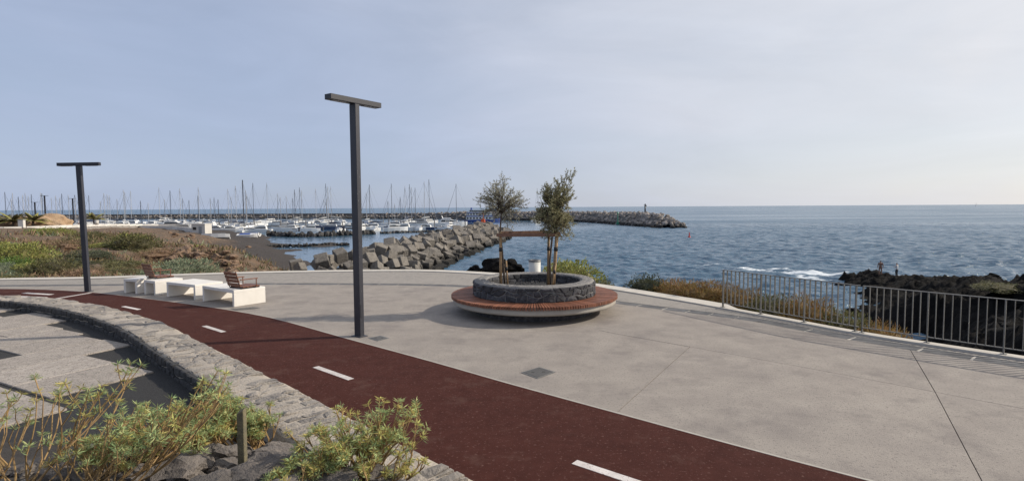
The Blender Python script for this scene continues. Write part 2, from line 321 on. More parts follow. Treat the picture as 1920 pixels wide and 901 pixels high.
def terrain_mat():
    m = mat('coastal_soil', (.135,.10,.066), .97, (.085,.068,.047), .16, (.17,.105,.064), .55, bump=.9, bs=2.2, bd=9, speck=((.24,.18,.12), 1.6, .60))
    t = m.node_tree; b = t.nodes['Principled BSDF']; src = b.inputs['Base Color'].links[0].from_socket
    g = t.nodes.new('ShaderNodeNewGeometry'); sp = t.nodes.new('ShaderNodeSeparateXYZ'); t.links.new(g.outputs['Position'], sp.inputs[0])
    n = t.nodes.new('ShaderNodeTexNoise'); n.inputs['Scale'].default_value = .35; n.inputs['Detail'].default_value = 5; t.links.new(g.outputs['Position'], n.inputs['Vector'])
    ad = t.nodes.new('ShaderNodeMath'); ad.operation = 'MULTIPLY_ADD'; ad.inputs[1].default_value = 1.6; t.links.new(n.outputs['Fac'], ad.inputs[0]); t.links.new(sp.outputs['Z'], ad.inputs[2])
    mr = t.nodes.new('ShaderNodeMapRange'); mr.inputs['From Min'].default_value = -3.5; mr.inputs['From Max'].default_value = -2.6; t.links.new(ad.outputs[0], mr.inputs['Value'])
    x = t.nodes.new('ShaderNodeMix'); x.data_type = 'RGBA'; x.inputs[6].default_value = (.052,.042,.036,1); t.links.new(src, x.inputs[7]); t.links.new(mr.outputs[0], x.inputs[0])
    t.links.new(x.outputs[2], b.inputs['Base Color']); return m
M['terrain'] = terrain_mat()
terrain = tag(link('terrain', npmesh('terrain', np.c_[TX,TY,TZ], TQ, M['terrain'], True)), kind='structure')
_tg = TZ.reshape(nr, na)
def ground(x, y):
    a = math.atan2(x, y); r = math.hypot(x, y)
    i = int(round((math.log(r)-math.log(9.5))/(math.log(330)-math.log(9.5))*(nr-1))); j = int(round((a-ang[0])/(ang[-1]-ang[0])*(na-1)))
    return float(_tg[max(0,min(nr-1,i)), max(0,min(na-1,j))])

# ------------------------------------------------------------------ sea
def make_sea():
    th = np.r_[np.linspace(R(-180), R(-52), 30)[:-1], np.linspace(R(-52), R(52), 760), np.linspace(R(52), R(180), 30)[1:]]
    r = np.r_[np.exp(np.linspace(math.log(20), math.log(36), 60))[:-1], np.exp(np.linspace(math.log(36), math.log(330), 720)), np.exp(np.linspace(math.log(330), math.log(1200), 120))[1:], np.exp(np.linspace(math.log(1200), math.log(45000), 60))[1:]]
    T, Rr = np.meshgrid(th, r); X = (Rr*np.sin(T)).ravel(); Y = (Rr*np.cos(T)).ravel(); Rv = Rr.ravel()
    dr = Rv*.0036; Z = np.zeros_like(X)
    g = np.random.default_rng(3)
    # sheltered water behind the block groyne and inside the mole
    cl = np.interp(Y, [50,90,136,170,260,420], [-14,-12,-6,2,45,40])
    shel = 1/(1+np.exp((X-cl)/5.0)); shel = shel/(1+np.exp((Y-np.interp(X, [-600,-160,-70,-20,18,40,52,73,80], [520,480,445,405,362,336,300,226,150]))/6.0)); amp = 1-.82*shel
    for k in range(40):
        lam = 1.0*(5.5/1.0)**(k/39.); A = .0105*lam**.85; th0 = R(200)+g.normal(0, .62)
        kk = 2*math.pi/lam; ph = g.uniform(0, 6.28)
        att = np.clip((lam/dr-2.5)/2.5, 0, 1)
        s = np.sin(kk*(X*math.sin(th0)+Y*math.cos(th0))+ph+1.2*np.sin(X*.07+k)+1.1*np.sin(Y*.05+2*k))
        Z += A*att*(s+.35*np.cos(2*(kk*(X*math.sin(th0)+Y*math.cos(th0))+ph)))
    Z *= amp
    n1_, n2_ = len(th), len(r)
    i0 = (np.arange(n2_-1)[:,None]*n1_+np.arange(n1_-1)[None,:]).ravel(); Q = np.c_[i0, i0+n1_, i0+n1_+1, i0+1]
    m = bpy.data.materials.new('sea_water'); m.use_nodes = True; t = m.node_tree; b = t.nodes['Principled BSDF']
    b.inputs['Base Color'].default_value = (.062,.125,.19,1); b.inputs['IOR'].default_value = 1.333
    geo = t.nodes.new('ShaderNodeNewGeometry')
    def noi(sc_, det, sx=1.0, rot=0.4):
        mp_ = t.nodes.new('ShaderNodeMapping'); mp_.inputs['Scale'].default_value = (sx, 1, 1); mp_.inputs['Rotation'].default_value = (0,0,rot)
        t.links.new(geo.outputs['Position'], mp_.inputs[0]); n = t.nodes.new('ShaderNodeTexNoise'); n.inputs['Scale'].default_value = sc_; n.inputs['Detail'].default_value = det; n.inputs['Roughness'].default_value = .62
        t.links.new(mp_.outputs[0], n.inputs['Vector']); return n.outputs['Fac']
    at = t.nodes.new('ShaderNodeAttribute'); at.attribute_name = 'chop'
    b1 = t.nodes.new('ShaderNodeBump'); b1.inputs['Distance'].default_value = .30; t.links.new(noi(1.5, 6, .5), b1.inputs['Height']); t.links.new(at.outputs['Fac'], b1.inputs['Strength'])
    b2 = t.nodes.new('ShaderNodeBump'); b2.inputs['Distance'].default_value = 1.0; b2.inputs['Strength'].default_value = .5; t.links.new(noi(.13, 4, .5), b2.inputs['Height']); t.links.new(b1.outputs[0], b2.inputs['Normal'])
    t.links.new(at.outputs['Fac'], b2.inputs['Strength'])
    t.links.new(b2.outputs[0], b.inputs['Normal'])
    ra = t.nodes.new('ShaderNodeAttribute'); ra.attribute_name = 'ripple_roughness'; t.links.new(ra.outputs['Fac'], b.inputs['Roughness'])
    rn = t.nodes.new('ShaderNodeMapRange'); rn.inputs['From Min'].default_value = .3; rn.inputs['From Max'].default_value = .7; rn.inputs['To Min'].default_value = .55; rn.inputs['To Max'].default_value = 1.6; t.links.new(noi(.022, 6, .22, .15), rn.inputs['Value'])
    rm_ = t.nodes.new('ShaderNodeMath'); rm_.operation = 'MULTIPLY'; t.links.new(ra.outputs['Fac'], rm_.inputs[0]); t.links.new(rn.outputs[0], rm_.inputs[1]); t.links.new(rm_.outputs[0], b.inputs['Roughness'])
    # foam: broken white water near the rocks
    fa = t.nodes.new('ShaderNodeAttribute'); fa.attribute_name = 'foam'
    ml = t.nodes.new('ShaderNodeMath'); ml.operation = 'MULTIPLY_ADD'; ml.inputs[1].default_value = 1.0; t.links.new(noi(1.5, 10, .45), ml.inputs[0]); t.links.new(fa.outputs['Fac'], ml.inputs[2])
    mr = t.nodes.new('ShaderNodeMapRange'); mr.inputs['From Min'].default_value = 1.06; mr.inputs['From Max'].default_value = 1.20; t.links.new(ml.outputs[0], mr.inputs['Value'])
    df = t.nodes.new('ShaderNodeBsdfDiffuse'); df.inputs['Color'].default_value = (.72,.76,.78,1)
    ms = t.nodes.new('ShaderNodeMixShader'); t.links.new(mr.outputs[0], ms.inputs[0]); t.links.new(b.outputs[0], ms.inputs[1]); t.links.new(df.outputs[0], ms.inputs[2])
    t.links.new(ms.outputs[0], t.nodes['Material Output'].inputs['Surface'])
    me = npmesh('sea', np.c_[X,Y,Z], Q, m, True)
    a1 = me.attributes.new('chop', 'FLOAT', 'POINT'); a1.data.foreach_set('value', (.16+.84*(1-shel)).astype(np.float32))
    a3 = me.attributes.new('ripple_roughness', 'FLOAT', 'POINT'); a3.data.foreach_set('value', (.06+(.19*(1-.75*shel))*np.clip((Rv-30)/260, 0, 1)**.7).astype(np.float32))
    fo = np.zeros_like(X)
    def blob(x, y, sx, sy, rot, s):
        c_, s_ = math.cos(rot), math.sin(rot); u = ((X-x)*c_+(Y-y)*s_)/sx; v = (-(X-x)*s_+(Y-y)*c_)/sy
        np.maximum(fo, s*np.exp(-(u*u+v*v)), out=fo)
    for q in FOAM: blob(*q)
    a2 = me.attributes.new('foam', 'FLOAT', 'POINT'); a2.data.foreach_set('value', fo.astype(np.float32))
    o = link('sea', me, loc=(0,0,SEA)); tag(o, kind='structure'); return o
FOAM = [(35,75,10,2.8,-.25,.70),(38.5,71,8,2.6,-.3,.80),(36,66,2.5,5,.2,.7),(30,82,12,2.2,-.2,.55),(46,66,9,2.2,-.5,.74),(52,58,9,2.2,-.8,.74),(47,52,3,6,.2,.7),(47,46,2.2,5,.4,.62),(43,38,2,6,.5,.6),(24,31,2.2,3,.3,.60),(27,37,1.4,5,-.4,.55),(21,27,2,3,0,.62),(33,49,1.2,5,-.7,.42),
        (-10.5,90,2,6,0,.46),(-8.5,106,2,7,-.15,.44),(-4,137,2,10,-.15,.44),(2,38,5,3,0,.40),(12,40,5,4,0,.42),(18,58,9,2,-.1,.38),(66,226,8,1.6,.6,.40),(72,60,9,1.6,-.2,.55),(62,95,14,1.6,-.1,.36)]
make_sea()

# ------------------------------------------------------------------ plaza: base, slabs between joints, kerb
PATHR = resample([(-34,18.9),(-26,19.1),(-20,19.1),(-17.6,19.0),(-15.9,18.75),(-13.97,18.14),(-12.0,17.19),(-9.81,16.02),(-7.7,14.8),(-6.05,13.68),(-4.78,12.6),(-3.59,11.52),(-1.53,9.72),(-.04,8.36),(1.38,7.12),(2.5,6.14),(3.54,5.27),(5.0,4.1),(7.5,2.2),(10.5,0.2)], .8)
C1 = [(-34,19.55),(-26,19.75),(-18.5,19.95),(-13.98,20.05),(-10.2,20.08),(-6.96,19.96),(-4.02,19.7),(-1.46,19.1),(.75,17.85),(2.25,16.55),(3.07,15.75),(4.18,14.75),(5.12,13.95),(6.02,13.05),(6.62,12.05),(7.1,11.3),(7.80,10.38),(8.85,9.14),(10.05,7.72),(12.3,5.05)]
C1 = resample(C1, .8)
C2 = resample([(1.9,12.0),(2.25,11.64),(3.7,10.28),(4.88,9.14),(6.11,7.88),(6.8,7.17),(7.9,6.0),(10.2,3.4),(11,1.5)], .8)
def ribbon(l0, l1, z0, z1):
    b = MB(); n = len(l0); P = [(*p, z1) for p in l0]+[(*p, z1) for p in l1]+[(*p, z0) for p in l0]+[(*p, z0) for p in l1]
    F = []
    for i in range(n-1): F += [(i,i+1,n+i+1,n+i), (2*n+i,2*n+i+1,i+1,i), (n+i,n+i+1,3*n+i+1,3*n+i), (2*n+i,3*n+i,3*n+i+1,2*n+i+1)]
    F += [(0,n,3*n,2*n),(n-1,3*n-1,4*n-1,2*n-1)]
    return b.add(P, F)
def near(line, p): return min(range(len(line)), key=lambda i: (line[i][0]-p[0])**2+(line[i][1]-p[1])**2)
plaza = MB().prism(KERB+[(12.8,2),(10.5,.0)]+PATHR[::-1], -.30, -.035).build('plaza', M['joint']); tag(plaza, kind='structure')
def slab(poly, mname='concrete', d=.011): return MB().prism(inset(poly, d), -.05, 0.0).build('slab', M[mname], plaza)
jA = [(7.70,10.42),(6.11,7.88),(4.25,4.70)]; jB = [(3.42,10.55),(1.36,7.14)]
def proj(line, p):
    best = (1e9, 0)
    for i in range(len(line)-1):
        ax, ay = line[i]; bx, by = line[i+1]; t = max(0, min(1, ((p[0]-ax)*(bx-ax)+(p[1]-ay)*(by-ay))/((bx-ax)**2+(by-ay)**2+1e-9)))
        d = math.hypot(p[0]-ax-t*(bx-ax), p[1]-ay-t*(by-ay)); best = min(best, (d, i+t))
    return best[1]
def at_(line, s): i = min(int(s), len(line)-2); return tuple(Vector(line[i]).lerp(Vector(line[i+1]), s-i))
def cut(line, p, q):
    a, b = proj(line, p), proj(line, q); return [at_(line, a)]+[line[i] for i in range(int(a)+1, int(b)+1) if i-a > .12 and b-i > .12]+[at_(line, b)]
KE, CE, DE, PE = KERB[-1], C1[-1], C2[-1], PATHR[-1]
GI = offset_line(C1, -.40)                      # inner edge of the gutter strip
slab(cut(KERB, KERB[0], KE)+C1[::-1], 'channel', .006)
slab(cut(GI, GI[0], jA[0])+cut(C2, jB[0], jA[1])[::-1]+cut(PATHR, PATHR[0], jB[1])[::-1], 'concrete', .006)
slab(cut(C2, jB[0], jA[1])+cut(PATHR, jB[1], jA[2])[::-1], 'concrete', .005)
slab(cut(GI, jA[0], GI[-1])+cut(C2, jA[1], DE)[::-1], 'concrete', .006)
slab(cut(C2, jA[1], DE)+cut(PATHR, jA[2], PE)[::-1], 'concrete', .006)
# dark gutter stones with pale joints
gb_ = ribbon(C1, GI, -.06, -.012).build('gutter_bed', M['kerb'], plaza)
Gs = resample(C1, .95)
for i in range(len(Gs)-1):
    (x0,y0),(x1,y1) = Gs[i],Gs[i+1]; t = Vector((x1-x0,y1-y0)); L_ = t.length; n_ = Vector((t.y,-t.x))  .normalized()*.20
    MB().box(((x0+x1)/2+n_.x,(y0+y1)/2+n_.y,-.018), (L_-.045,.37,.03), math.atan2(t.y,t.x)).build('gutter_stone', M['gutter'], plaza)
sc_ = cut(C2, C2[0], jB[0]); ribbon(offset_line(sc_, .005), offset_line(sc_, -.005), -.01, .002).build('saw_cut', M['joint'], plaza)
kerb = ribbon(KERB, KOUT, -.5, .035).build('kerb', M['kerb']); tag(kerb, kind='structure')
edging = ribbon(offset_line(PATHR, .022), offset_line(PATHR, -.012), -.04, .003).build('edging', M['ringconc'], plaza)

# ------------------------------------------------------------------ bike path
WR = resample([(x*1.0667, y*1.0667) for x, y in [(-26,14.2),(-19,14.35),(-15.5,14.2),(-12.87,13.83),(-11.14,13.3),(-8.93,12.1),(-6.69,10.42),(-4.92,8.72),(-3.41,7.26),(-2.53,6.42),(-1.86,5.74),(-.97,4.87),(-.22,4.16),(1.0,3.1),(2.6,1.8),(4.5,.5)]], .5)
WL = offset_line(WR, -.75)
lower = offset_line(WR, -.2)
path = MB().prism(offset_line(PATHR, -.012)+[(8.6,-1.5)]+lower[::-1], -.3, 0.0).build('bike_path', M['asphalt']); tag(path, kind='structure')
def stripe(p, q, wd=.11):
    p = Vector(p); q = Vector(q); t = (q-p).normalized(); n = Vector((-t.y, t.x))*wd/2
    return MB().prism([tuple(p+n), tuple(q+n), tuple(q-n), tuple(p-n)], -.002, .004).build('lane_dash', M['paint'], path)
for p, q in (((.65,5.74),(1.42,5.12)),((-3.37,9.34),(-2.56,8.63)),((-7.15,12.72),(-6.36,12.07)),((-10.88,15.38),(-10.1,14.87)),((-14.6,17.05),(-13.75,16.65))): stripe(p, q)
stripe((-15.95,18.0),(-14.75,17.62), .17); stripe((-15.75,17.35),(-14.45,17.02), .17); stripe((-13.75,17.95),(-13.95,16.75), .12)
stripe((-18.5,18.1),(-17.3,18.0), .17); stripe((-18.3,17.3),(-17.1,17.2), .17)

# ------------------------------------------------------------------ raised paving on the left, black gravel
gz = .235
grav = MB().prism(offset_line(WL, .25)[::-1]+[(-26,2.5),(2,0.2)][::1], -.25, gz).build('gravel_bed', M['gravel']); tag(grav, kind='structure')
paving = empty('paving', (-7.26,9.24,0)); tag(paving, kind='structure')
pa = Vector((.47,.883)); pb = Vector((.883,-.47))
def paver(v0, v1, u0, u1):
    c = Vector((0,0)); P = [tuple(pa*u+pb*v) for u, v in ((u0,v0),(u0,v1),(u1,v1),(u1,v0))]
    MB().prism(inset(P, .006), .0, .262+random.uniform(-.004,.004)).build('paver', M['paver'], paving, bevel=.008)
for v0, v1, us in [(0,1.03,[-1.32,0]),(1.03,2.08,[-1.32,0]),(-.92,0,[-4.2,-1.36,.78]),(-1.87,-.92,[-4.2,-2.2,-.95]),(-1.87,-.92,[-.48,.74]),(-2.8,-1.87,[-4.2,-1.5,.86]),(-3.66,-2.8,[-4.2,-2.4,.0,.92]),
                   (-4.6,-3.66,[-4.2,-.9,1.35]),(-5.5,-4.6,[-4.2,-1.8,1.5]),(-6.4,-5.5,[-4.2,-1.1,.9]),(-7.3,-6.4,[-4.2,-2,.4,2.0]),(-8.2,-7.3,[-4.2,-1,1.3]),(-9.1,-8.2,[-4.2,-1.7,1.0]),(-10.2,-9.1,[-4.2,-1,1.6]),
                   (0,.9,[-4.2,-1.40]),(.9,1.82,[-4.2,-1.40]),(1.82,2.75,[-3.4,-1.40])]:
    for u0, u1 in zip(us[:-1], us[1:]): paver(v0, v1, u0, u1)

# ------------------------------------------------------------------ stone shapes
def stone_mesh(name, m, seed, n=7, flat=.5, bev=.22, rough=.18):
    """an irregular rounded slab, about 1 x 1 across and 1 high (z 0..1)"""
    g = random.Random(seed); rs = [1+g.uniform(-rough, rough) for _ in range(n)]; ph = g.uniform(0, 6.28)
    def ring(s, z, j): return [(.5*s*rs[i]*math.cos(ph+2*math.pi*i/n)+g.uniform(-j,j), .5*s*rs[i]*math.sin(ph+2*math.pi*i/n)+g.uniform(-j,j), z+g.uniform(-j,j)*.8) for i in range(n)]
    P = ring(.97,0,.0)+ring(1.0,.6,.03)+ring(1-bev,.97,.045)+[(0,0,1.02)]
    F = [(i,(i+1)%n,n+(i+1)%n,n+i) for i in range(n)]+[(n+i,n+(i+1)%n,2*n+(i+1)%n,2*n+i) for i in range(n)]+[(2*n+i,2*n+(i+1)%n,3*n) for i in range(n)]
    me = MB().add(P, F).mesh(name, m, True); return me
def rock_mesh(name, m, seed, sub=2, amp=.35, squash=.75, angular=True, fs=1.3):
    bm = bmesh.new(); bmesh.ops.create_icosphere(bm, subdivisions=sub, radius=1.0); g = random.Random(seed); of = Vector((g.uniform(0,90), g.uniform(0,90), g.uniform(0,90)))
    for v in bm.verts:
        d = v.co.normalized()
        if angular:
            c = noise.cell_vector(d*fs+of); k = 1+amp*(c.x-.5)*1.2+amp*noise.noise(d*1.7+of)
        else: k = 1+amp*noise.fractal(d*fs+of, 1., 2., 4)
        v.co = d*k; v.co.z *= squash
    me = bpy.data.meshes.new(name); bm.to_mesh(me); bm.free(); me.materials.append(m); return me

# ------------------------------------------------------------------ stone wall beside the bike path
ZW = .46
wall = empty('stone_wall', (-4.9,8.3,0)); tag(wall, 'low curved stone wall with pale mortared top beside the red bike path', 'wall')
def wl(p): return (p[0]+4.9, p[1]-8.3)
cw = MB()
WRl = [wl(p) for p in WR]; WLl = [wl(p) for p in offset_line(WR, -.72)]
# rough mortar body with an uneven crown
n = len(WRl); sec = 7; P = []
for i in range(n):
    a, b = Vector(WRl[i]), Vector(WLl[i])
    P += [(a.x,a.y,-.2)]
    for k in range(sec):
        q = a.lerp(b, k/(sec-1)); P.append((q.x, q.y, ZW-.024+.03*noise.noise(Vector((q.x*4,q.y*4,0)))-(.02 if k in (0,sec-1) else 0)))
    P += [(b.x+.0,b.y,.0)]
k = sec+2; cw.add(P, [(i*k+j, i*k+j+1, (i+1)*k+j+1, (i+1)*k+j) for i in range(n-1) for j in range(k-1)]); cw.build('mortar_core', M['mortar'], wall, True)
def fitted(umax, vb, wmin, wmax, q, gap=.012, wav=.02, u0=0.0, slant=.03, prune=0.0):
    """cells of a rubble wall in (u,v): rows between the values vb, wavy shared bed joints, slanted risers"""
    cells = []; seedv = q.uniform(0,99)
    def bed(r, u): return vb[r]+(0 if r in (0, len(vb)-1) else wav*noise.noise(Vector((u*3.1, r*7.3, seedv)))*1.6)
    for r in range(len(vb)-1):
        u = u0; sl = 0.0
        while u < umax-1e-6:
            w_ = q.uniform(wmin, wmax); e = u+w_
            if umax-e < wmin*.7: e = umax
            s2 = 0.0 if e == umax else q.uniform(-slant, slant); m_ = (u+e)/2
            P = [(u-sl,bed(r,u-sl)),(m_,bed(r,m_)),(e-s2,bed(r,e-s2)),(e+s2,bed(r+1,e+s2)),(m_,bed(r+1,m_)),(u+sl,bed(r+1,u+sl))]
            if q.random() >= prune: cells.append(inset(P, gap*q.uniform(.4,1.5)))
            u = e; sl = s2
    return cells
def cell_stone(name, cell, f, d, m, parent, q, bev=.22):
    n = len(cell); c = Vector((sum(p[0] for p in cell)/n, sum(p[1] for p in cell)/n))
    ring1 = [f(p[0], p[1], d*.55) for p in cell]; ring0 = [f(p[0], p[1], -.03) for p in cell]
    ring2 = [f(*(c+(Vector(p)-c)*(1-bev*q.uniform(.6,1.3))), d*q.uniform(.8,1.1)) for p in cell]; top = f(c.x+q.uniform(-.2,.2)*.05, c.y, d*q.uniform(.95,1.25))
    F = [(i,(i+1)%n,n+(i+1)%n,n+i) for i in range(n)]+[(n+i,n+(i+1)%n,2*n+(i+1)%n,2*n+i) for i in range(n)]+[(2*n+i,2*n+(i+1)%n,3*n) for i in range(n)]
    return MB().add(ring0+ring1+ring2+[top], F).build(name, m, parent, False)
WRf = [wl(p) for p in resample(WR, .1)]; _S = [0]
for a_, b_ in zip(WRf[:-1], WRf[1:]): _S.append(_S[-1]+math.hypot(b_[0]-a_[0], b_[1]-a_[1]))
_Tn = [((Vector(WRf[min(i+1,len(WRf)-1)])-Vector(WRf[max(i-1,0)])).normalized()) for i in range(len(WRf))]
def wpt(s, o):
    i = min(max(int(np.searchsorted(_S, s))-1, 0), len(_S)-2); k_ = (s-_S[i])/(_S[i+1]-_S[i]); p = Vector(WRf[i]).lerp(Vector(WRf[i+1]), k_); t = _Tn[i].lerp(_Tn[i+1], k_)
    return p.x+t.y*o, p.y-t.x*o
qs = random.Random(15)
sA = next(s for s, p in zip(_S, WRf) if p[0]-4.9 > -14.5); sB = next(s for s, p in zip(_S, WRf) if p[0]-4.9 > 1.2)
rows = [sA]
while rows[-1] < sB:
    x_, y_ = wpt(rows[-1], 0); dd = math.hypot(x_-4.9, y_+8.3); rows.append(rows[-1]+qs.uniform(.09,.17)*(1.0 if dd < 9 else 1.35 if dd < 12 else 2.0))
cells = fitted(.70, rows, .16, .40, qs, .021, .04, .01, .05, .16)
def ftop(u, v, h):
    x_, y_ = wpt(v, u); return (x_, y_, ZW-.03+h+.03*noise.noise(Vector((x_*4,y_*4,0))))
print('cap stones', len(cells))
for c in cells: cell_stone('cap_stone', c, ftop, .024, M['capstone'], wall, qs, .45)
sC = next(s for s, p in zip(_S, WRf) if p[0]-4.9 > -2.2)
cells = fitted(sC, [.12,.30,.445], .16, .34, qs, .012, .03, sA, .03)
def fside(u, v, h):
    x_, y_ = wpt(u, .715+h); return (x_, y_, v)
print('face stones', len(cells))
for c in cells: cell_stone('face_stone', c, fside, .045, M['wallface'], wall, qs)
# ------------------------------------------------------------------ planted bank in front of the camera
def bz(x, y):
    b = np.interp(y, [-6,0,2,3,4,4.8,5.5,6.2,7.5], [1.1,1.08,.92,.76,.58,.42,.30,.16,.08])
    b += .05*noise.noise(Vector((x*1.3,y*1.3,5)))+.03*noise.noise(Vector((x*4,y*4,9)))
    return float(b)
bxs = np.linspace(-14, 5, 130); bys = np.linspace(-6, 7.0, 90)
V = []
for y in bys:
    for x in bxs:
        z = bz(x, y); s = seg_side(x, y, WR[::2]+[WR[-1]])
        if s > -.70: z = min(z, .34) if s < -.1 else -.6
        if x < -5.6: z = min(z, max(.1, z-(-5.6-x)*.25))
        V.append((x, y, z))
nb = len(bxs); i0 = (np.arange(len(bys)-1)[:,None]*nb+np.arange(nb-1)[None,:]).ravel()
bank = link('planted_bank', npmesh('planted_bank', V, np.c_[i0,i0+1,i0+nb+1,i0+nb], M['soil'], True)); tag(bank, kind='structure')

# ------------------------------------------------------------------ black lava promontory on the right
prm = [(38.5,62.3,-4.9),(39.3,59,-5.1),(40.7,58.4,-5.1),(41.2,54,-4.5),(38.6,47.5,-3.9),(36.7,42,-3.2),(31.1,33.5,-2.3),(28.2,39.3,-4.4),(22.5,27.1,-4.2),(19.5,20.4,-2.6),(26,25,-2.2),(24,17,-1.6),(34,24,-1.8),(44,30,-2.2),(30,12,-1.2),(45,15,-1.5),
       (40.5,66.5,-6.4),(36.6,62,-6.4),(34,55,-6.5),(30.2,45.9,-6.5),(27,35.6,-6.3),(23.5,31,-6.3),(18,24,-6.3),(14.5,18,-6.3),(13,14,-5.0),(48,60,-7),(47,52,-6.6),(46,45,-6.5),(50,38,-6.3),(58,34,-6.3),(66,22,-6.5),(30,66,-9),(22,50,-9),(16,36,-9),(55,66,-9),(60,48,-9),(42,75,-9),(12,24,-9),(43,58,-5.4),(44,50,-4.6),(40,40,-3.0),(44,37,-3.8),(19,8,-1.5),(10,15,-9),(70,38,-9)]
prm = np.array(prm); Dp = np.linalg.norm(prm[:,None,:2]-prm[None,:,:2], axis=2); Wp = np.linalg.solve(Dp, prm[:,2]+9)
gx = np.arange(9, 74, .30); gy = np.arange(4, 78, .30); GX, GY = np.meshgrid(gx, gy)
q = np.c_[GX.ravel(), GY.ravel()]; PZ = np.zeros(len(q))
for s in range(0, len(q), 20000): PZ[s:s+20000] = np.linalg.norm(q[s:s+20000,None]-prm[None,:,:2], axis=2)@Wp-9
for i in range(len(q)):
    if PZ[i] > -8:
        x, y = q[i]; PZ[i] += .75*noise.fractal(Vector((x*.35,y*.35,1)), .8, 2.1, 5)+.45*abs(noise.noise(Vector((x*1.1,y*1.1,4))))+.35*noise.fractal(Vector((x*1.9,y*1.9,8)), .6, 2.2, 3)
nx = len(gx); i0 = (np.arange(len(gy)-1)[:,None]*nx+np.arange(nx-1)[None,:]).ravel(); Q = np.c_[i0,i0+1,i0+nx+1,i0+nx]
keep = (PZ[Q] > -7.2).any(axis=1); used, inv = np.unique(Q[keep], return_inverse=True)
prom = link('lava_promontory', npmesh('lava_promontory', np.c_[q,PZ][used], inv.reshape(-1,4), M['blackrock'], False)); tag(prom, kind='structure')
def promz(x, y): return float(PZ[int(round((y-gy[0])/.30))*nx+int(round((x-gx[0])/.30))])
# ------------------------------------------------------------------ street lamps
def street_lamp(loc, h, ang_arm, label, arm_len=1.30, tilt=0.0, wx=.11, wy=.19, far=False):
    r = empty('street_lamp', loc, ang_arm); r.rotation_euler = (0, 0, ang_arm)
    tag(r, label, 'lamp')
    MB().box((0,0,(h-.11)/2), (wx, wy, h-.11)).build('column', M['lamp'], r, bevel=.006)
    if not far:
        MB().box((0,0,.008), (wx+.10, wy+.10, .016)).build('base_plate', M['lamp'], r, bevel=.004)
        d = MB().box((0,-wy/2-.002,.55), (wx*.6, .006, .28)).build('service_door', M['lamp'], r)
    a = MB().box((0,0,h-.053), (arm_len, wy+.006, .106)).build('arm', M['lamp'], r, bevel=.005)
    for s in (-1, 1): MB().box((s*arm_len*.30,0,h-.111), (arm_len*.26, wy*.6, .012)).build('lamp_lens', M['lamplens'], a)
    if tilt: r.rotation_mode = 'XYZ'; r.matrix_local = Matrix.Translation(loc) @ Matrix.Rotation(tilt, 4, 'Y') @ Matrix.Rotation(ang_arm, 4, 'Z')
    return r
street_lamp((-3.24,11.60,0), 4.95, math.atan2(.82,.57), 'tall dark grey street lamp standing beside the red path, nearest the camera')
street_lamp((-14.07,18.26,0), 4.24, R(6), 'dark grey street lamp at the bend of the red path, left of the white benches', 1.28, R(-1.1), .15, .12)
for (x, y, h, z, l) in ((-163,190,7.4,-2.0,'small far street lamp among the palms, leftmost of all'),(-152,181,9.4,-2.0,'far T-shaped street lamp rising behind the palm shrubs'),(-150,190,8.6,-2.0,'far street lamp behind the pink earth mound, left of its pair'),(-147,190,7.2,-2.0,'far street lamp behind the pink earth mound, right of its pair')):
    street_lamp((x, y, z), h, R(10), l, 2.2, 0, .34, .34, True)

# ------------------------------------------------------------------ white concrete benches with timber chairs
def portal_bench(p, ex, L_, W_, label):
    ex = Vector(ex).normalized(); rz = math.atan2(ex.y, ex.x)
    r = empty('concrete_bench', (p[0], p[1], 0), rz); tag(r, label, 'bench')
    H_ = .46; t = .085
    MB().box((L_/2, W_/2, H_-t/2), (L_, W_, t)).build('seat_slab', M['white'], r, bevel=.008)
    for x in (t/2, L_-t/2): MB().box((x, W_/2, (H_-t)/2), (t, W_, H_-t-.0005)).build('leg', M['white'], r, bevel=.008)
    return r
# p is the front corner, ex runs along the front edge, the bench reaches back on its left
portal_bench((-9.10,16.17), (.818,-.575), 1.74, .93, 'long white concrete bench carrying the timber chair nearest the lamp')
portal_bench((-10.72,17.08), (.87,-.49), 1.50, .88, 'long white concrete bench without a chair, in the middle of the row')
portal_bench((-11.76,17.60), (.86,-.51), .66, .86, 'short white concrete bench stub beside the far timber chair')
portal_bench((-12.62,17.90), (.93,-.36), .62, .86, 'small white concrete bench at the far left end of the row')
def timber_chair(p, face, label):
    rz = math.atan2(face[1], face[0]); r = empty('timber_chair', (p[0], p[1], .462), rz); tag(r, label, 'chair')
    for k in range(5): MB().box((.05+.105*k+.045, 0, .052), (.09, .62, .028)).build('seat_slat', M['chairwood'], r, bevel=.005)
    tl = R(-17)
    for k in range(4):
        zc = .09+.105*k; x = math.tan(tl)*zc
        MB().box((x, 0, zc+.03), (.026, .62, .092), M=Matrix.Rotation(tl, 3, 'Y')).build('back_slat', M['chairwood'], r, bevel=.005)
    for s in (-1, 1):
        f = MB().box((.29, s*.26, .019), (.56, .04, .038)); f.build('seat_bearer', M['lamp'], r)
        MB().tube([(-.02+.02,s*.26,.03),(math.tan(tl)*.48+.022,s*.26,.50)], .014, 6).build('back_frame', M['lamp'], r)
        a = MB().box((.22, s*.33, .27), (.52, .045, .026)); a.build('armrest', M['chairwood'], r, bevel=.005)
        MB().tube([(.44,s*.33,.02),(.44,s*.33,.256)], .014, 6).build('arm_post', M['chairwood'], r)
    return r
timber_chair((-7.80,15.50), (.54,.84), 'slatted timber chair fixed on the end of the bench nearest the lamp')
timber_chair((-11.72,17.90), (.54,.84), 'slatted timber chair fixed on the short bench at the far left')

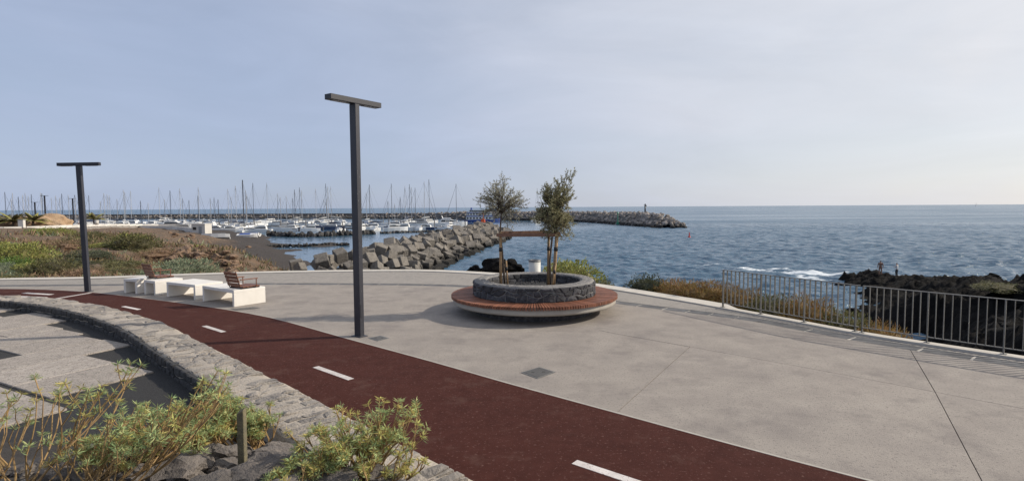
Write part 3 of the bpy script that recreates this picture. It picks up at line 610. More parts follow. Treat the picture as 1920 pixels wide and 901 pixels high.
# ------------------------------------------------------------------ round planter with its ring bench
PC = (.57, 14.5)
pl = empty('round_planter', (*PC, 0)); tag(pl, 'round lava-stone planter ringed by a slatted timber bench in the plaza', 'planter')
MB().lathe([(1.2,0.0),(1.55,0.0),(1.55,.30),(1.2,.30)], 64).build('plinth', M['lava'], pl)
MB().lathe([(1.45,.16),(1.62,.15),(1.95,.20),(2.085,.235),(2.115,.255),(2.12,.27),(2.12,.398),(1.45,.398),(1.45,.16)], 96).build('concrete_ring', M['ringconc'], pl, True)
def slat_me():
    w0, w1, r0, r1 = .036/2, .046/2, 1.60, 2.165; z0, z1 = .40, .452; lip = .378
    P = [(r0,-w0,z0),(r1,-w1,lip),(r1,w1,lip),(r0,w0,z0),(r0,-w0,z1),(r1,-w1,z1),(r1,w1,z1),(r0,w0,z1),(r1-.045,-w1,z0),(r1-.045,w1,z0),(r1-.045,-w1,lip),(r1-.045,w1,lip)]
    F = [(0,8,9,3),(8,10,11,9),(10,1,2,11),(4,5,6,7),(1,5,6,2),(0,4,7,3),(0,4,5,8),(8,5,1,10),(3,9,6,7),(9,11,2,6)]
    return MB().add(P, F).mesh('slat', M['hardwood'])
sm = slat_me(); NS = 204
for k in range(NS): link('slat', sm, pl, (0,0,random.uniform(-.003,.003)), (0,0,2*math.pi*k/NS))
MB().lathe([(1.22,.30),(1.565,.30),(1.575,.55),(1.56,.80),(1.52,.825),(1.27,.825),(1.235,.80),(1.22,.30)], 72).build('mortar_core', M['lavamortar'], pl, True)
qs = random.Random(3)
for c in fitted(2*math.pi*1.56, [.44,.60,.70,.80], .15, .38, qs, .013, .09, 0, .06): cell_stone('planter_stone', c, lambda u, v, h: ((1.565+h)*math.cos(u/1.56), (1.565+h)*math.sin(u/1.56), v), .038, M['lava'], pl, qs)
for c in fitted(2*math.pi*1.24, [.56,.69,.81], .18, .36, qs, .010, .02, 0, .04): cell_stone('inner_stone', c, lambda u, v, h: ((1.225-h)*math.cos(u/1.24), (1.225-h)*math.sin(u/1.24), v), .03, M['lava'], pl, qs)
for c in fitted(2*math.pi*1.40, [1.255,1.40,1.54], .14, .34, qs, .014, .04, 0, .04): cell_stone('rim_stone', c, lambda u, v, h: (v*math.cos(u/1.4), v*math.sin(u/1.4), .805+h), .026, M['rimstone'], pl, qs)
MB().lathe([(.001,.60),(.6,.61),(1.23,.58)], 48).build('gravel_fill', M['gravel'], pl, True)
peb = MB()
for k in range(420):
    a = random.uniform(0,6.28); r_ = 1.18*math.sqrt(random.random()); s = random.uniform(.012,.035); x, y = r_*math.cos(a), r_*math.sin(a)
    peb.add([(x-s,y,.60),(x,y-s,.60),(x+s,y,.60),(x,y+s,.60),(x+s*.2,y,.605+s*1.3)], [(0,1,4),(1,2,4),(2,3,4),(3,0,4)])
tag(peb.build('pebbles', M['lava'], pl), kind='stuff')

# ------------------------------------------------------------------ young trees, their stakes and boards
def leaf_quads(C, D, L_, W_, g, jitter=.5):
    """thin blades at points C along directions D; returns verts, quads"""
    n = len(C); D = D+g.normal(0, jitter, D.shape); D /= np.linalg.norm(D, axis=1)[:,None]+1e-9
    S = np.cross(D, g.normal(0, 1, D.shape)); S /= np.linalg.norm(S, axis=1)[:,None]+1e-9
    l = (L_*g.uniform(.6,1.25,n))[:,None]; w_ = (W_*g.uniform(.7,1.2,n))[:,None]
    V = np.stack([C, C+D*l*.5+S*w_, C+D*l, C+D*l*.5-S*w_], 1).reshape(-1,3); F = np.arange(4*n).reshape(-1,4); return V, F
def young_tree(loc, seed, name_label, base_pts, crown, lm, nleaf, lsz, spread, upward):
    """crown: list of (x,y,z,rx,rz,weight) lobes relative to loc"""
    g = np.random.default_rng(seed); rr = random.Random(seed)
    t = empty('young_tree', loc); tag(t, name_label, 'tree')
    tr = MB(); tr.tube(base_pts, [.030-.014*i/(len(base_pts)-1) for i in range(len(base_pts))], 7); tr.build('trunk', M['bark'], t, True)
    top = Vector(base_pts[-1]); br = MB(); tips = []
    for k in range(spread):
        x, y, z, rx, rz, wt = rr.choices(crown, [c[5] for c in crown])[0]
        while True:
            q = Vector((rr.uniform(-1,1), rr.uniform(-1,1), rr.uniform(-1,1)))
            if .35 < q.length < 1: break
        tip = Vector((x+q.x*rx, y+q.y*rx, z+q.z*rz))
        st = Vector(base_pts[-1]).lerp(Vector(base_pts[-2]), rr.uniform(0,.8)); mid = st.lerp(tip, .55)+Vector((rr.uniform(-.06,.06), rr.uniform(-.06,.06), .05+.05*rr.random()))
        pts = [st, st.lerp(mid, .5)+Vector((rr.uniform(-.03,.03), rr.uniform(-.03,.03), .02)), mid, mid.lerp(tip, .55)+Vector((0,0,.02)), tip]
        br.tube(pts, [.012,.009,.007,.005,.0025], 4, False); tips.append(pts)
    C = []; D = []; ntw = 7; per = max(3, nleaf//(spread*ntw))
    for pts in tips:
        for k in range(ntw):
            u = .30+.70*(k+rr.random())/ntw; i_ = min(int(u*4), 3); p = pts[i_].lerp(pts[i_+1], u*4-i_); ax = (pts[4]-pts[1]).normalized()
            d = (ax*.7+Vector((0,0,upward))+Vector((rr.gauss(0,.55), rr.gauss(0,.55), rr.gauss(0,.45)))).normalized(); L_ = lsz*rr.uniform(1.2,2.3)
            e = p+d*L_; br.tube([p, p+d*L_*.5+Vector((0,0,.006)), e], [.0028,.002,.0012], 3, False)
            for j in range(per):
                s = rr.uniform(.15,1.0); C.append(p.lerp(e, s)); D.append(d*.8+Vector((rr.gauss(0,.6), rr.gauss(0,.6), rr.gauss(0,.5)+upward*.4)))
    br.build('limbs', M['bark'], t)
    V, F = leaf_quads(np.array([tuple(c) for c in C]), np.array([tuple(c) for c in D]), lsz*.62, lsz*.085, g, .15)
    link('crown', npmesh('crown', V, F, lm), t)
    return t
cxp, cyp = PC
young_tree((-.33,14.40,.60), 21, 'young sparse tree with open silvery crown, left one in the planter', [(.14,.12,0),(.10,.06,.6),(.05,.02,1.2),(.02,0,1.45),(.05,.02,1.85),(.08,.0,2.1)],
    [(.06,0,2.25,.60,.50,5),(.40,.05,2.2,.36,.36,2.2),(-.38,0,2.1,.30,.32,1.8),(.02,0,2.75,.2,.25,1.3),(.22,0,1.70,.32,.22,1.0),(-.15,0,1.75,.25,.2,.6)], M['leaf_tam'], 7600, .085, 88, .15)
young_tree((.98,14.35,.60), 22, 'young bushy tree with dense upright crown, right one in the planter', [(.02,.05,0),(.0,.02,.7),(.06,0,1.3),(.08,0,1.6),(.14,0,2.0)],
    [(.10,0,1.85,.44,.55,5),(.34,0,2.45,.28,.45,3.0),(.56,0,2.88,.16,.22,.8),(-.02,0,2.35,.28,.35,2),(-.27,0,1.75,.28,.32,1.6),(.44,0,1.55,.25,.38,1.8),(.05,0,1.4,.3,.25,1.2)], M['leaf_tam2'], 21000, .095, 165, .6)
def stake(pts, label, r_=.037, m='stake'):
    o = empty('tree_stake', (pts[0][0], pts[0][1], .70)); p = [(a-pts[0][0], b-pts[0][1], c-.70) for a, b, c in pts]
    tag(o, label, 'stake'); MB().tube(p, [r_, r_*.95], 9).build('pole', M[m], o, True)
    c = Vector(p[0]).lerp(Vector(p[1]), .70); MB().tube([c-Vector((0,0,.05)), c+Vector((0,0,.05))], r_*1.18, 9).build('rubber_tie', M['tie'], o, True)
    return o
stake([(-.30,14.35,.56),(-.30,14.38,2.06)], 'round timber stake at the left tree, front one')
stake([(-.12,14.62,.56),(-.16,14.60,1.30)], 'short thin timber stake behind the left tree', .024)
stake([(1.05,14.20,.56),(1.16,14.22,2.08)], 'thick leaning timber stake at the right tree, rightmost one', .046)
stake([(.94,14.52,.56),(.97,14.55,2.06)], 'upright timber stake behind the trunk of the right tree', .036)
stake([(1.00,14.12,.56),(1.12,14.16,1.25)], 'short timber stake leaning on the thick one at the right tree', .024)
def board(p, q, label, z, h_=.085):
    p = Vector(p); q = Vector(q); o = empty('timber_board', ((p.x+q.x)/2, (p.y+q.y)/2, z), math.atan2(q.y-p.y, q.x-p.x)); tag(o, label, 'board')
    MB().box((0,0,0), ((q-p).length, .024, h_)).build('plank', M['board'], o, bevel=.003)
    for s in (-1, 1): MB().tube([(s*((q-p).length/2-.06),-.014,0),(s*((q-p).length/2-.06),-.004,0)], .008, 6).build('screw_head', M['steel'], o)
    return o
board((-.40,14.315),(1.25,14.16), 'front horizontal timber board tying both tree stakes together', 1.985)
board((-.34,14.44),(.92,14.92), 'rear slanting timber board behind the tree trunks', 2.03)
board((.90,14.90),(1.24,14.28), 'short timber board closing the frame at the right tree', 2.02)

# ------------------------------------------------------------------ litter bin, covers
b = empty('litter_bin', (.77,18.9,0)); tag(b, 'pale grey cylindrical litter bin behind the round planter', 'bin')
MB().lathe([(.001,.0),(.20,.0),(.205,.02),(.205,.86),(.198,.86),(.198,.10),(.001,.10)], 36).build('drum', M['bin'], b, True)
MB().lathe([(.214,.845),(.214,.905),(.15,.91),(.14,.88),(.14,.845),(.214,.845)], 36).build('rim', M['bincap'], b, True)
def cover(P, label):
    c = (sum(p[0] for p in P)/4, sum(p[1] for p in P)/4); Q = [(p[0]-c[0], p[1]-c[1]) for p in P]; r = empty('drain_cover', (*c, 0)); tag(r, label, 'cover')
    MB().prism(Q, .001, .007).build('frame', M['steel'], r); MB().prism(inset(Q, .03), .002, .011).build('lid', M['iron'], r, bevel=.002)
    a = Vector(Q[0]); bb = Vector(Q[2])
    for k in (.35,.65): q = a.lerp(bb, k); MB().box((q.x,q.y,.0125), (.05,.015,.004)).build('lifting_slot', M['joint'], r)
cover([(.13,8.93),(.45,9.24),(.70,8.94),(.39,8.60)], 'square iron cover in the paving right of the near street lamp')
cover([(-3.0,11.40),(-2.80,11.62),(-2.56,11.38),(-2.75,11.15)], 'small iron cover beside the foot of the near street lamp')
cover([(-7.62,14.86),(-7.10,15.15),(-6.85,14.95),(-7.35,14.64)], 'dark iron cover beside the end of the nearest white bench')

# ------------------------------------------------------------------ railing
FL = resample([(5.46,14.48),(5.95,13.62),(6.56,12.55),(7.19,11.49)], .3); FR = resample([(7.235,11.43),(7.93,10.56),(9.0,9.31),(10.0,8.13)], .3)
FL = offset_line(FL, .12); FR = offset_line(FR, .12)
def railing(line, label):
    o0 = line[0]; r = empty('railing_panel', (o0[0], o0[1], .035)); tag(r, label, 'railing', 'railing panels along the kerb')
    P = [Vector((p[0]-o0[0], p[1]-o0[1])) for p in line]; S = [0]
    for a, b_ in zip(P[:-1], P[1:]): S.append(S[-1]+(b_-a).length)
    def pt(s):
        i = max(k for k in range(len(S)) if S[k] <= s+1e-9); i = min(i, len(S)-2); return P[i].lerp(P[i+1], (s-S[i])/(S[i+1]-S[i]))
    top, bot = .985, .11
    def rail(name, z, h_):
        b_ = MB()
        for a, c in zip(P[:-1], P[1:]):
            m_ = (a+c)/2; b_.box((m_.x,m_.y,z), ((c-a).length+.004, .042, h_), math.atan2((c-a).y, (c-a).x))
        b_.build(name, M['steel'], r)
    rail('top_rail', top, .014); rail('bottom_rail', bot, .014)
    bm_ = MB().box((0,0,(top+bot)/2), (.012,.042,top-bot-.014)).mesh('baluster', M['steel']); pm = MB().box((0,0,(top-.007)/2), (.020,.055,top-.007)).mesh('post', M['steel']); fm = MB().box((0,0,.004), (.09,.09,.008)).mesh('foot_plate', M['steel'])
    s = .004; k = 0; nb_ = int(S[-1]/.125)
    for k in range(nb_+1):
        q = pt(min(k*.125+.006, S[-1])); t = (pt(min(k*.125+.1, S[-1]))-pt(max(0,k*.125-.1))); rz = math.atan2(t.y, t.x)
        post = k % 9 == 0 or k == nb_
        ob = link('post' if post else 'baluster', pm if post else bm_, r, (q.x,q.y,0), (0,0,rz))
        if post: link('foot_plate', fm, ob)
railing(FL, 'steel bar railing panel in front of the dry bushes, left panel')
railing(FR, 'steel bar railing panel in front of the black promontory, right panel')
# ------------------------------------------------------------------ bushes
def bush_mesh(name, m, seed, n, L_, W_, h=.75, up=.5, wild=.35, core=True):
    g = np.random.default_rng(seed); th = g.uniform(0, 2*np.pi, n); ct = g.uniform(-.15, 1, n); st = np.sqrt(1-ct**2)
    D = np.c_[st*np.cos(th), st*np.sin(th), ct]; off = g.uniform(0, 50, 3)
    k = np.array([1+wild*noise.fractal(Vector((d[0]*1.9+off[0], d[1]*1.9+off[1], d[2]*1.9+off[2])), 1., 2., 4) for d in D])
    r = k*(g.uniform(0, 1, n)**.22); C = D*r[:,None]*np.array([1,1,h]); D2 = D+np.array([0,0,up])
    V, F = leaf_quads(C, D2, L_, W_, g, .55)
    if core:
        bm = bmesh.new(); bmesh.ops.create_icosphere(bm, subdivisions=3, radius=1)
        cv = []
        for v in bm.verts:
            d = v.co.normalized(); kk = 1+wild*noise.fractal(Vector((d.x*1.9+off[0], d.y*1.9+off[1], d.z*1.9+off[2])), 1., 2., 4)
            cv.append((d.x*kk*.74, d.y*kk*.74, d.z*kk*.74*h))
        cf = [[v.index for v in f.verts] for f in bm.faces]; bm.free(); b = len(V)
        V = np.r_[V, np.array(cv)]; F = np.r_[F, np.array([(f[0]+b, f[1]+b, f[2]+b, f[2]+b) for f in cf])]
        me = bpy.data.meshes.new(name); me.from_pydata([tuple(x) for x in V], [], [tuple(f) if f[2] != f[3] else tuple(f[:3]) for f in F.tolist()]); me.materials.append(m); me.update(); return me
    return npmesh(name, V, F, m)
BM = {}
for kk, (n, L_, W_, h, up, wild) in {'b_lime':(2600,.10,.022,.7,.4,.3),'b_green':(2600,.11,.020,.7,.5,.35),'b_grey':(2600,.13,.016,.62,.6,.35),'b_olive':(2600,.12,.018,.7,.4,.4),'b_dry':(2400,.18,.010,.6,.6,.45),'b_rust':(3000,.15,.012,.75,.9,.4),'b_dark':(2600,.12,.020,.75,.4,.45)}.items():
    BM[kk] = [bush_mesh('foliage', M[kk], 500+7*j+len(BM)*31, n, L_, W_, h, up, wild) for j in range(2)]
stemm = MB()
for k in range(9):
    a = k*.7; stemm.tube([(0,0,-.25),(.25*math.cos(a),.25*math.sin(a),.12),(.62*math.cos(a),.62*math.sin(a),.38)], [.03,.022,.01], 4, False)
stemm = stemm.mesh('stems', M['twig'])
def bush(kind, x, y, s, label, group, z=None, sz=1.0, sx=1.0):
    z0 = ground(x, y) if z is None else z
    r = empty('bush', (x, y, z0-.03*s), random.uniform(0,6.28)); tag(r, label, 'bush', group); r.scale = (s*sx, s, s*sz)
    link('foliage', random.choice(BM[kind]), r); link('stems', stemm, r); return r
# dry scrub and shrubs outside the kerb on the right
G1 = 'shrubs outside the kerb on the right'
for x, y, z, s, kind, l, sz in [(4.55,18.45,-.35,.62,'b_dark','dark grey-green shrub left of the rust-coloured scrub by the kerb',1.0),(5.25,17.75,-.45,.72,'b_rust','rust-brown scrub, leftmost of the dry row outside the kerb',.95),(5.85,16.75,-.40,.75,'b_rust','wide rust-brown scrub just left of where the railing starts',1.0),
    (6.55,15.85,-.45,.70,'b_rust','rust-brown scrub behind the first bars of the railing',.95),(7.05,14.95,-.45,.66,'b_olive','olive scrub behind the left part of the railing',.95),(7.75,15.6,-1.0,.8,'b_rust','rust scrub on the slope farther behind the railing',.9),(7.60,14.0,-.5,.66,'b_rust','tall dry scrub behind the middle of the left railing panel',1.1),
    (8.05,13.25,-.6,.62,'b_olive','olive-brown scrub behind the joint of the two railing panels',1.05),(8.45,12.55,-.75,.58,'b_rust','golden scrub behind the right railing panel, low on the slope',1.0),(8.75,11.95,-.95,.50,'b_olive','last low scrub on the right before the drop to the water',1.0),(8.6,14.2,-1.4,.7,'b_rust','golden scrub low on the slope behind the railing',.9),(6.4,17.2,-.8,.7,'b_dry','brown dry scrub behind the rust-coloured row',.9)]:
    bush(kind, x, y, s*1.15, l, G1, z+.18, sz*1.02)
# behind the planter
bush('b_lime', 2.25, 21.7, 1.28, 'rounded yellow-green bush behind the right tree of the planter', 'shrubs behind the planter', -.32, 1.08, 1.0)
bush('b_olive', 3.25, 20.7, .75, 'olive bush at the right foot of the yellow-green bush', 'shrubs behind the planter', -.55, .9)
bush('b_dry', -1.35, 24.6, .42, 'small dry tuft left of the black rock behind the kerb', 'shrubs behind the planter', -.35, .8)
bush('b_rust', 3.6, 19.7, .45, 'low brown shrub between the planter bench and the sea', 'shrubs behind the planter', -.55, .8)
# the slope left of the plaza
G2 = 'shrubs on the brown slope left of the plaza'
for kind, x, y, s, sz, l in [('b_green',-26.6,29.3,1.15,.6,'bright green low shrub at the left edge beyond the kerb'),('b_lime',-31.5,35.5,1.75,.8,'large yellow-green shrub mound at the left edge'),('b_lime',-33.5,36.0,1.6,.8,'yellow-green shrub at the very left edge of the slope'),('b_olive',-21.9,26.3,1.25,.62,'olive shrub just left of the far street lamp'),('b_lime',-23.0,26.6,1.05,.55,'yellow-olive shrub behind the kerb left of the far lamp'),
    ('b_grey',-24.6,26.1,1.0,.5,'grey-green shrub hugging the kerb at the left edge'),('b_dry',-19.8,25.6,.9,.5,'dry brown tuft at the foot of the far street lamp'),('b_grey',-15.3,25.6,1.35,.70,'silvery grey-green shrub behind the white benches'),('b_grey',-16.4,25.4,.75,.6,'small silvery shrub at the left of the silvery shrub behind the benches'),('b_olive',-32.5,47.5,2.0,.72,'olive-yellow dome shrub in the middle of the brown slope'),
    ('b_lime',-33.4,48.6,1.6,.7,'yellowish shrub beside the olive dome shrub'),('b_lime',-66,80,2.3,.5,'long yellow-green shrub below the promenade wall'),('b_green',-70,82,2.2,.45,'green shrub below the promenade wall, leftmost'),('b_olive',-60,79,2.2,.45,'olive shrub below the promenade wall, rightmost'),('b_olive',-44,56,1.8,.5,'dull olive shrub behind the far street lamp'),('b_dry',-38,47,2.0,.5,'brown dry shrub on the slope behind the far lamp'),
    ('b_grey',-12.6,27.4,1.1,.6,'pale green low shrub behind the kerb, left of the near lamp'),('b_olive',-11.3,27.4,.75,.45,'olive tuft behind the kerb beside the concrete blocks'),('b_rust',-10.2,27.2,.55,.5,'rusty tuft behind the kerb in front of the concrete blocks'),('b_grey',-13.8,26.6,.7,.45,'pale tuft behind the kerb right of the brown bank')]:
    bush(kind, x, y, s, l, G2, None, min(1.0, sz*1.35), 1.15)
rb = random.Random(5)
k = 0
while k < 62:
    a = R(rb.uniform(-44,-22)); d = rb.uniform(27, 78); x, y = d*math.sin(a), d*math.cos(a); z = ground(x, y)
    if z < -1.9 or z > .2: continue
    kd = rb.choices(['b_dry','b_olive','b_grey','b_lime','b_dark'], [4,2.6,1.2,.9,2.2])[0]
    bush(kd, x, y, rb.uniform(.012,.022)*d+.25, {'b_dry':'low dry brown shrub scattered on the slope left of the plaza','b_olive':'low dull olive shrub scattered on the slope left of the plaza','b_grey':'low grey-green shrub scattered on the slope left of the plaza','b_lime':'low yellow-green shrub scattered on the slope left of the plaza','b_dark':'low dark green shrub scattered on the slope left of the plaza'}[kd], 'scattered '+kd[2:]+' shrubs on the slope', None, rb.uniform(.35,.6), rb.uniform(1,1.6)); k += 1
# uncountable low ground cover on the slope
g = np.random.default_rng(9); C = []; D = []
while len(C) < 15000:
    a = R(g.uniform(-50,-14)); d = 24*(110/24)**g.uniform(0,1); x, y = d*math.sin(a), d*math.cos(a)
    if noise.noise(Vector((x*.16,y*.16,2)))+.25*noise.noise(Vector((x*.8,y*.8,4))) < -.08: continue
    if seg_side(x, y, KC) < .7: continue
    z = ground(x, y)
    if z < -3.2: continue
    for _ in range(6): C.append((x+g.normal(0,.006*d), y+g.normal(0,.006*d), z-.02)); D.append((g.normal(0,.6), g.normal(0,.6), 1))
C = np.array(C); D = np.array(D); dist = np.hypot(C[:,0], C[:,1]); n = len(C)
Dn = D/np.linalg.norm(D, axis=1)[:,None]; S = np.cross(Dn, g.normal(0,1,D.shape)); S /= np.linalg.norm(S, axis=1)[:,None]; l = (dist*.0075*g.uniform(.5,1.2,n))[:,None]; w_ = l*.14
V = np.stack([C-S*w_, C+S*w_, C+Dn*l+S*w_*.3, C+Dn*l-S*w_*.3], 1).reshape(-1,3)
tag(link('ground_cover', npmesh('ground_cover', V, np.arange(4*n).reshape(-1,4), [M['b_dry'], M['b_olive'], M['b_grey']], mi=np.repeat(g.choice(3, n//6+1, p=[.62,.26,.12]), 6)[:n])), 'low dry ground cover on the brown slope', 'ground cover', kind='stuff')

# red rocks of the eroded bank and the stony plateau: pieces of the terrain
rr_ = [rock_mesh('rock', M['redrock'], 40+i, 2, .42, .7) for i in range(7)]
rb = random.Random(12)
for k in range(120):
    if k < 85:   # eroded bank behind the benches
        t = rb.random(); x = -29+rb.gauss(0,1.2)+t*7.5; y = 46.0-t*2.0+rb.gauss(0,1.3); s = rb.uniform(.15,.5)
    else: x = rb.uniform(-72,-50); y = rb.uniform(84,112); s = rb.uniform(.2,.55)
    link('rock', rb.choice(rr_), terrain, (x, y, ground(x, y)+s*.15), (rb.uniform(-.3,.3), rb.uniform(-.3,.3), rb.uniform(0,6.28)), (s*rb.uniform(.8,1.4), s, s*rb.uniform(.6,1)))
br_ = [rock_mesh('boulder', M['blackrock'], 60+i, 3, .42, .8, True, 1.6) for i in range(4)]
for x, y, s, l in ((-.62,25.0,.62,'large black lava boulder behind the kerb, left of the litter bin'),(-.02,25.1,.45,'black lava boulder touching the large one behind the left tree'),(-1.75,25.3,.30,'small black rock at the kerb left of the large boulder')):
    o = link('boulder', random.choice(br_), None, (x, y, -.05 if s > .4 else -.2), (0,0,random.uniform(0,6)), (s*1.15, s, s*.85)); tag(o, l, 'rock')
for k in range(90):
    a = k/90; rb = random
    x = rb.uniform(17,46); y = rb.uniform(18,66)
    z = promz(x, y)
    if z < -6.4 or z > -.5: continue
    s = rb.uniform(.25,.8); link('rock', rb.choice(br_), prom, (x, y, z+.05), (rb.uniform(-.4,.4), rb.uniform(-.4,.4), rb.uniform(0,6.28)), (s*1.2, s, s*.8))
gb = [('b_olive',33.5,38.2,1.6,.35,'patch of olive growth on the ridge of the black promontory'),('b_olive',31.2,35.2,1.3,.35,'greenish patch nearer the camera on the black promontory ridge')]
for kd, x, y, s, sz, l in gb: bush(kd, x, y, s, l, 'green patches on the promontory', promz(x, y)-.1, sz, 1.6)

# ------------------------------------------------------------------ foreground: loose rocks, stake, spurge plants
fr = [rock_mesh('rock', M['greyrock'], 80+i, 3, .34, .62, True, 1.5) for i in range(8)]
FRK = [(-2.20,4.95,.24,.62,.45,20,'long grey slab stone beside the wooden stake, uppermost'),(-2.10,4.72,.27,.55,.42,12,'second long grey stone beside the stake'),(-2.05,4.50,.25,.6,.45,8,'third grey stone right of the stake'),(-2.58,4.72,.24,.9,.6,70,'rounded grey rock left of the wooden stake'),(-2.38,4.45,.15,1.0,.7,20,'small reddish stone at the foot of the stake'),(-1.95,4.12,.42,.62,.38,28,'big flat grey rock at the lower edge below the stake'),
       (-2.62,4.28,.26,1.0,.6,120,'wedge-shaped grey rock left of the stake foot'),(-3.0,4.55,.30,.55,.45,15,'long dark stone under the spurge left of the stake'),(-2.9,4.15,.26,.7,.5,40,'grey rock low at the left of the stake'),(-1.55,4.30,.20,.9,.6,0,'grey rock under the right spurge plant'),(-1.30,3.95,.22,.9,.6,50,'dark rock among the stems of the right spurge plant'),(-.98,4.05,.18,1.0,.7,80,'small rock against the wall under the right spurge'),(-1.62,3.78,.24,.8,.5,30,'grey rock at the bottom edge under the right spurge'),(-3.45,4.2,.28,.7,.5,10,'grey stone under the left spurge plant'),(-2.2,3.85,.26,.8,.5,65,'grey rock at the bottom edge left of the big flat rock'),(-.80,3.72,.2,.9,.6,20,'grey rock at the bottom edge beside the wall')]
for i, (x, y, s, sy, sz, rz, l) in enumerate(FRK):
    o = link('rock', fr[i % len(fr)], None, (x, y, bz(x, y)+s*sz*.35+.06), (random.uniform(-.1,.1), random.uniform(-.1,.1), R(rz)), (s*.74, s*sy*.74, s*sz*1.05)); tag(o, l, 'rock')
rs = random.Random(31)
for k in range(120):   # small stones bedded in the bank
    x = rs.uniform(-4.6,-.9); y = rs.uniform(3.2,5.3); s = rs.uniform(.04,.14)
    if seg_side(x, y, WR[::2]) > -.8: continue
    link('stone', rs.choice(fr), bank, (x, y, bz(x, y)+s*.35), (rs.uniform(-.3,.3), rs.uniform(-.3,.3), rs.uniform(0,6.28)), (s*1.2, s, s*.7))
st = empty('wooden_stake', (-2.215,4.42,bz(-2.21,4.42)-.08)); tag(st, 'weathered square wooden stake driven in among the grey stones', 'stake')
MB().add([(-.028,-.028,0),(.028,-.028,0),(.028,.028,0),(-.028,.028,0),(-.02,-.03,.62),(.036,-.03,.655),(.036,.026,.665),(-.02,.026,.635)], [(3,2,1,0),(4,5,6,7),(0,1,5,4),(1,2,6,5),(2,3,7,6),(3,0,4,7)]).build('shaft', M['oldwood'], st, bevel=.004)
def spurge(loc, seed, nst, rx, ry, h, label, lean=(0,0), forks=(2,3), yellow=.2, leafn=15, ll=.058, bare=.4):
    g = np.random.default_rng(seed); q = random.Random(seed); r = empty('spurge_plant', loc); tag(r, label, 'plant')
    sb = MB(); C = []; D = []; mi = []
    def ros(p, d, yl):
        nonlocal C, D
        a = d.cross(Vector((0,0,1)) if abs(d.z) < .95 else Vector((1,0,0))).normalized(); b_ = d.cross(a)
        for k in range(leafn):
            t = 2*math.pi*k/leafn*2.4; o = q.uniform(.05,.9); dd = d*o+(a*math.cos(t)+b_*math.sin(t)); C.append(p-d*.022*q.random()); D.append(dd); mi.append(1 if yl else 0)
    def grow(p, d, L_, rd, lev):
        mid = p+d*L_*.5+Vector((q.gauss(0,.02),q.gauss(0,.02),q.uniform(0,.03)))*L_*3
        d2 = (d+Vector((q.gauss(0,.12),q.gauss(0,.12),.22))).normalized(); e = mid+d2*L_*.5
        sb.tube([p, mid, e], [rd, rd*.85, rd*.7], 5, False)
        if lev == 0:
            ros(e, d2, q.random() < yellow)
            if q.random() < .35: ros(e-d2*L_*.25+Vector((q.gauss(0,.02),q.gauss(0,.02),0)), (d2+Vector((q.gauss(0,.6),q.gauss(0,.6),.2))).normalized(), q.random() < yellow)
            return
        for k in range(q.randint(*forks)):
            nd = (d2+Vector((q.gauss(0,.42),q.gauss(0,.42),q.uniform(-.05,.4)))).normalized(); grow(e, nd, L_*q.uniform(.55,.85), rd*.72, lev-1)
    for k in range(nst):
        a = q.uniform(0,6.28); u = math.sqrt(q.random()); d = Vector((math.cos(a)*u*rx+lean[0], math.sin(a)*u*ry+lean[1], h*q.uniform(.55,1))); p0 = Vector((q.gauss(0,.05+rx*.08), q.gauss(0,.05+ry*.08), -.03))
        grow(p0, d.normalized(), d.length*bare, q.uniform(.007,.011), 2)
    sb.build('stems', M['stem'], r)
    V, F = leaf_quads(np.array([tuple(c) for c in C]), np.array([tuple(c) for c in D]), ll, ll*.075, g, .12)
    link('leaves', npmesh('leaves', V, F, [M['leaf_eup'], M['leaf_eupy']], mi=mi), r); return r
for x, y, seed, nst, rx, ry, h, l, lean, forks, yl, ll, bare in [
    (-3.62,3.95,51,15,.60,.40,.60,'leggy spurge with bare yellow stems at the lower left edge',(.0,.25),(1,2),.35,.060,.55),
    (-3.15,4.05,55,20,.60,.42,.36,'spurge with long bare stems radiating beside the lower left plant',(.28,.18),(1,3),.25,.056,.58),
    (-2.95,4.95,52,52,.68,.42,.44,'dense green spurge mound left of the wooden stake',(.03,.10),(2,3),.2,.056,.42),
    (-2.52,5.30,53,26,.44,.28,.40,'green spurge clump behind the wooden stake against the wall',(.0,.06),(2,3),.25,.053,.42),
    (-1.25,4.15,54,44,.62,.38,.48,'yellowish green spurge right of the stake, leaning over the wall',(.12,.08),(2,3),.45,.053,.42),
    (-1.52,3.86,56,14,.36,.28,.30,'low green spurge between the big flat rock and the right plant',(.0,.05),(2,3),.3,.053,.42),
    (-4.25,4.50,57,6,.40,.35,.52,'tall thin spurge shoots at the left edge over the paving',(-.1,.1),(1,2),.25,.056,.58),
    (-3.35,4.55,60,16,.50,.34,.30,'low green spurge carpet in the left corner of the bank',(.1,.1),(2,3),.25,.056,.42),
    (-2.88,4.42,61,16,.42,.30,.27,'low spurge half covering the stones left of the stake',(.0,.1),(2,3),.25,.053,.42),
    (-3.0,3.80,62,14,.50,.30,.30,'spurge along the bottom edge left of the big flat rock',(.1,.1),(2,3),.3,.050,.45),
    (-.98,4.00,59,10,.30,.25,.28,'small golden spurge at the right end, spilling on to the wall top',(.05,.0),(2,3),.7,.044,.42)]:
    spurge((x, y, bz(x,y)+.02), seed, nst, rx, ry, h, l, lean, forks, yl, 15, ll, bare)
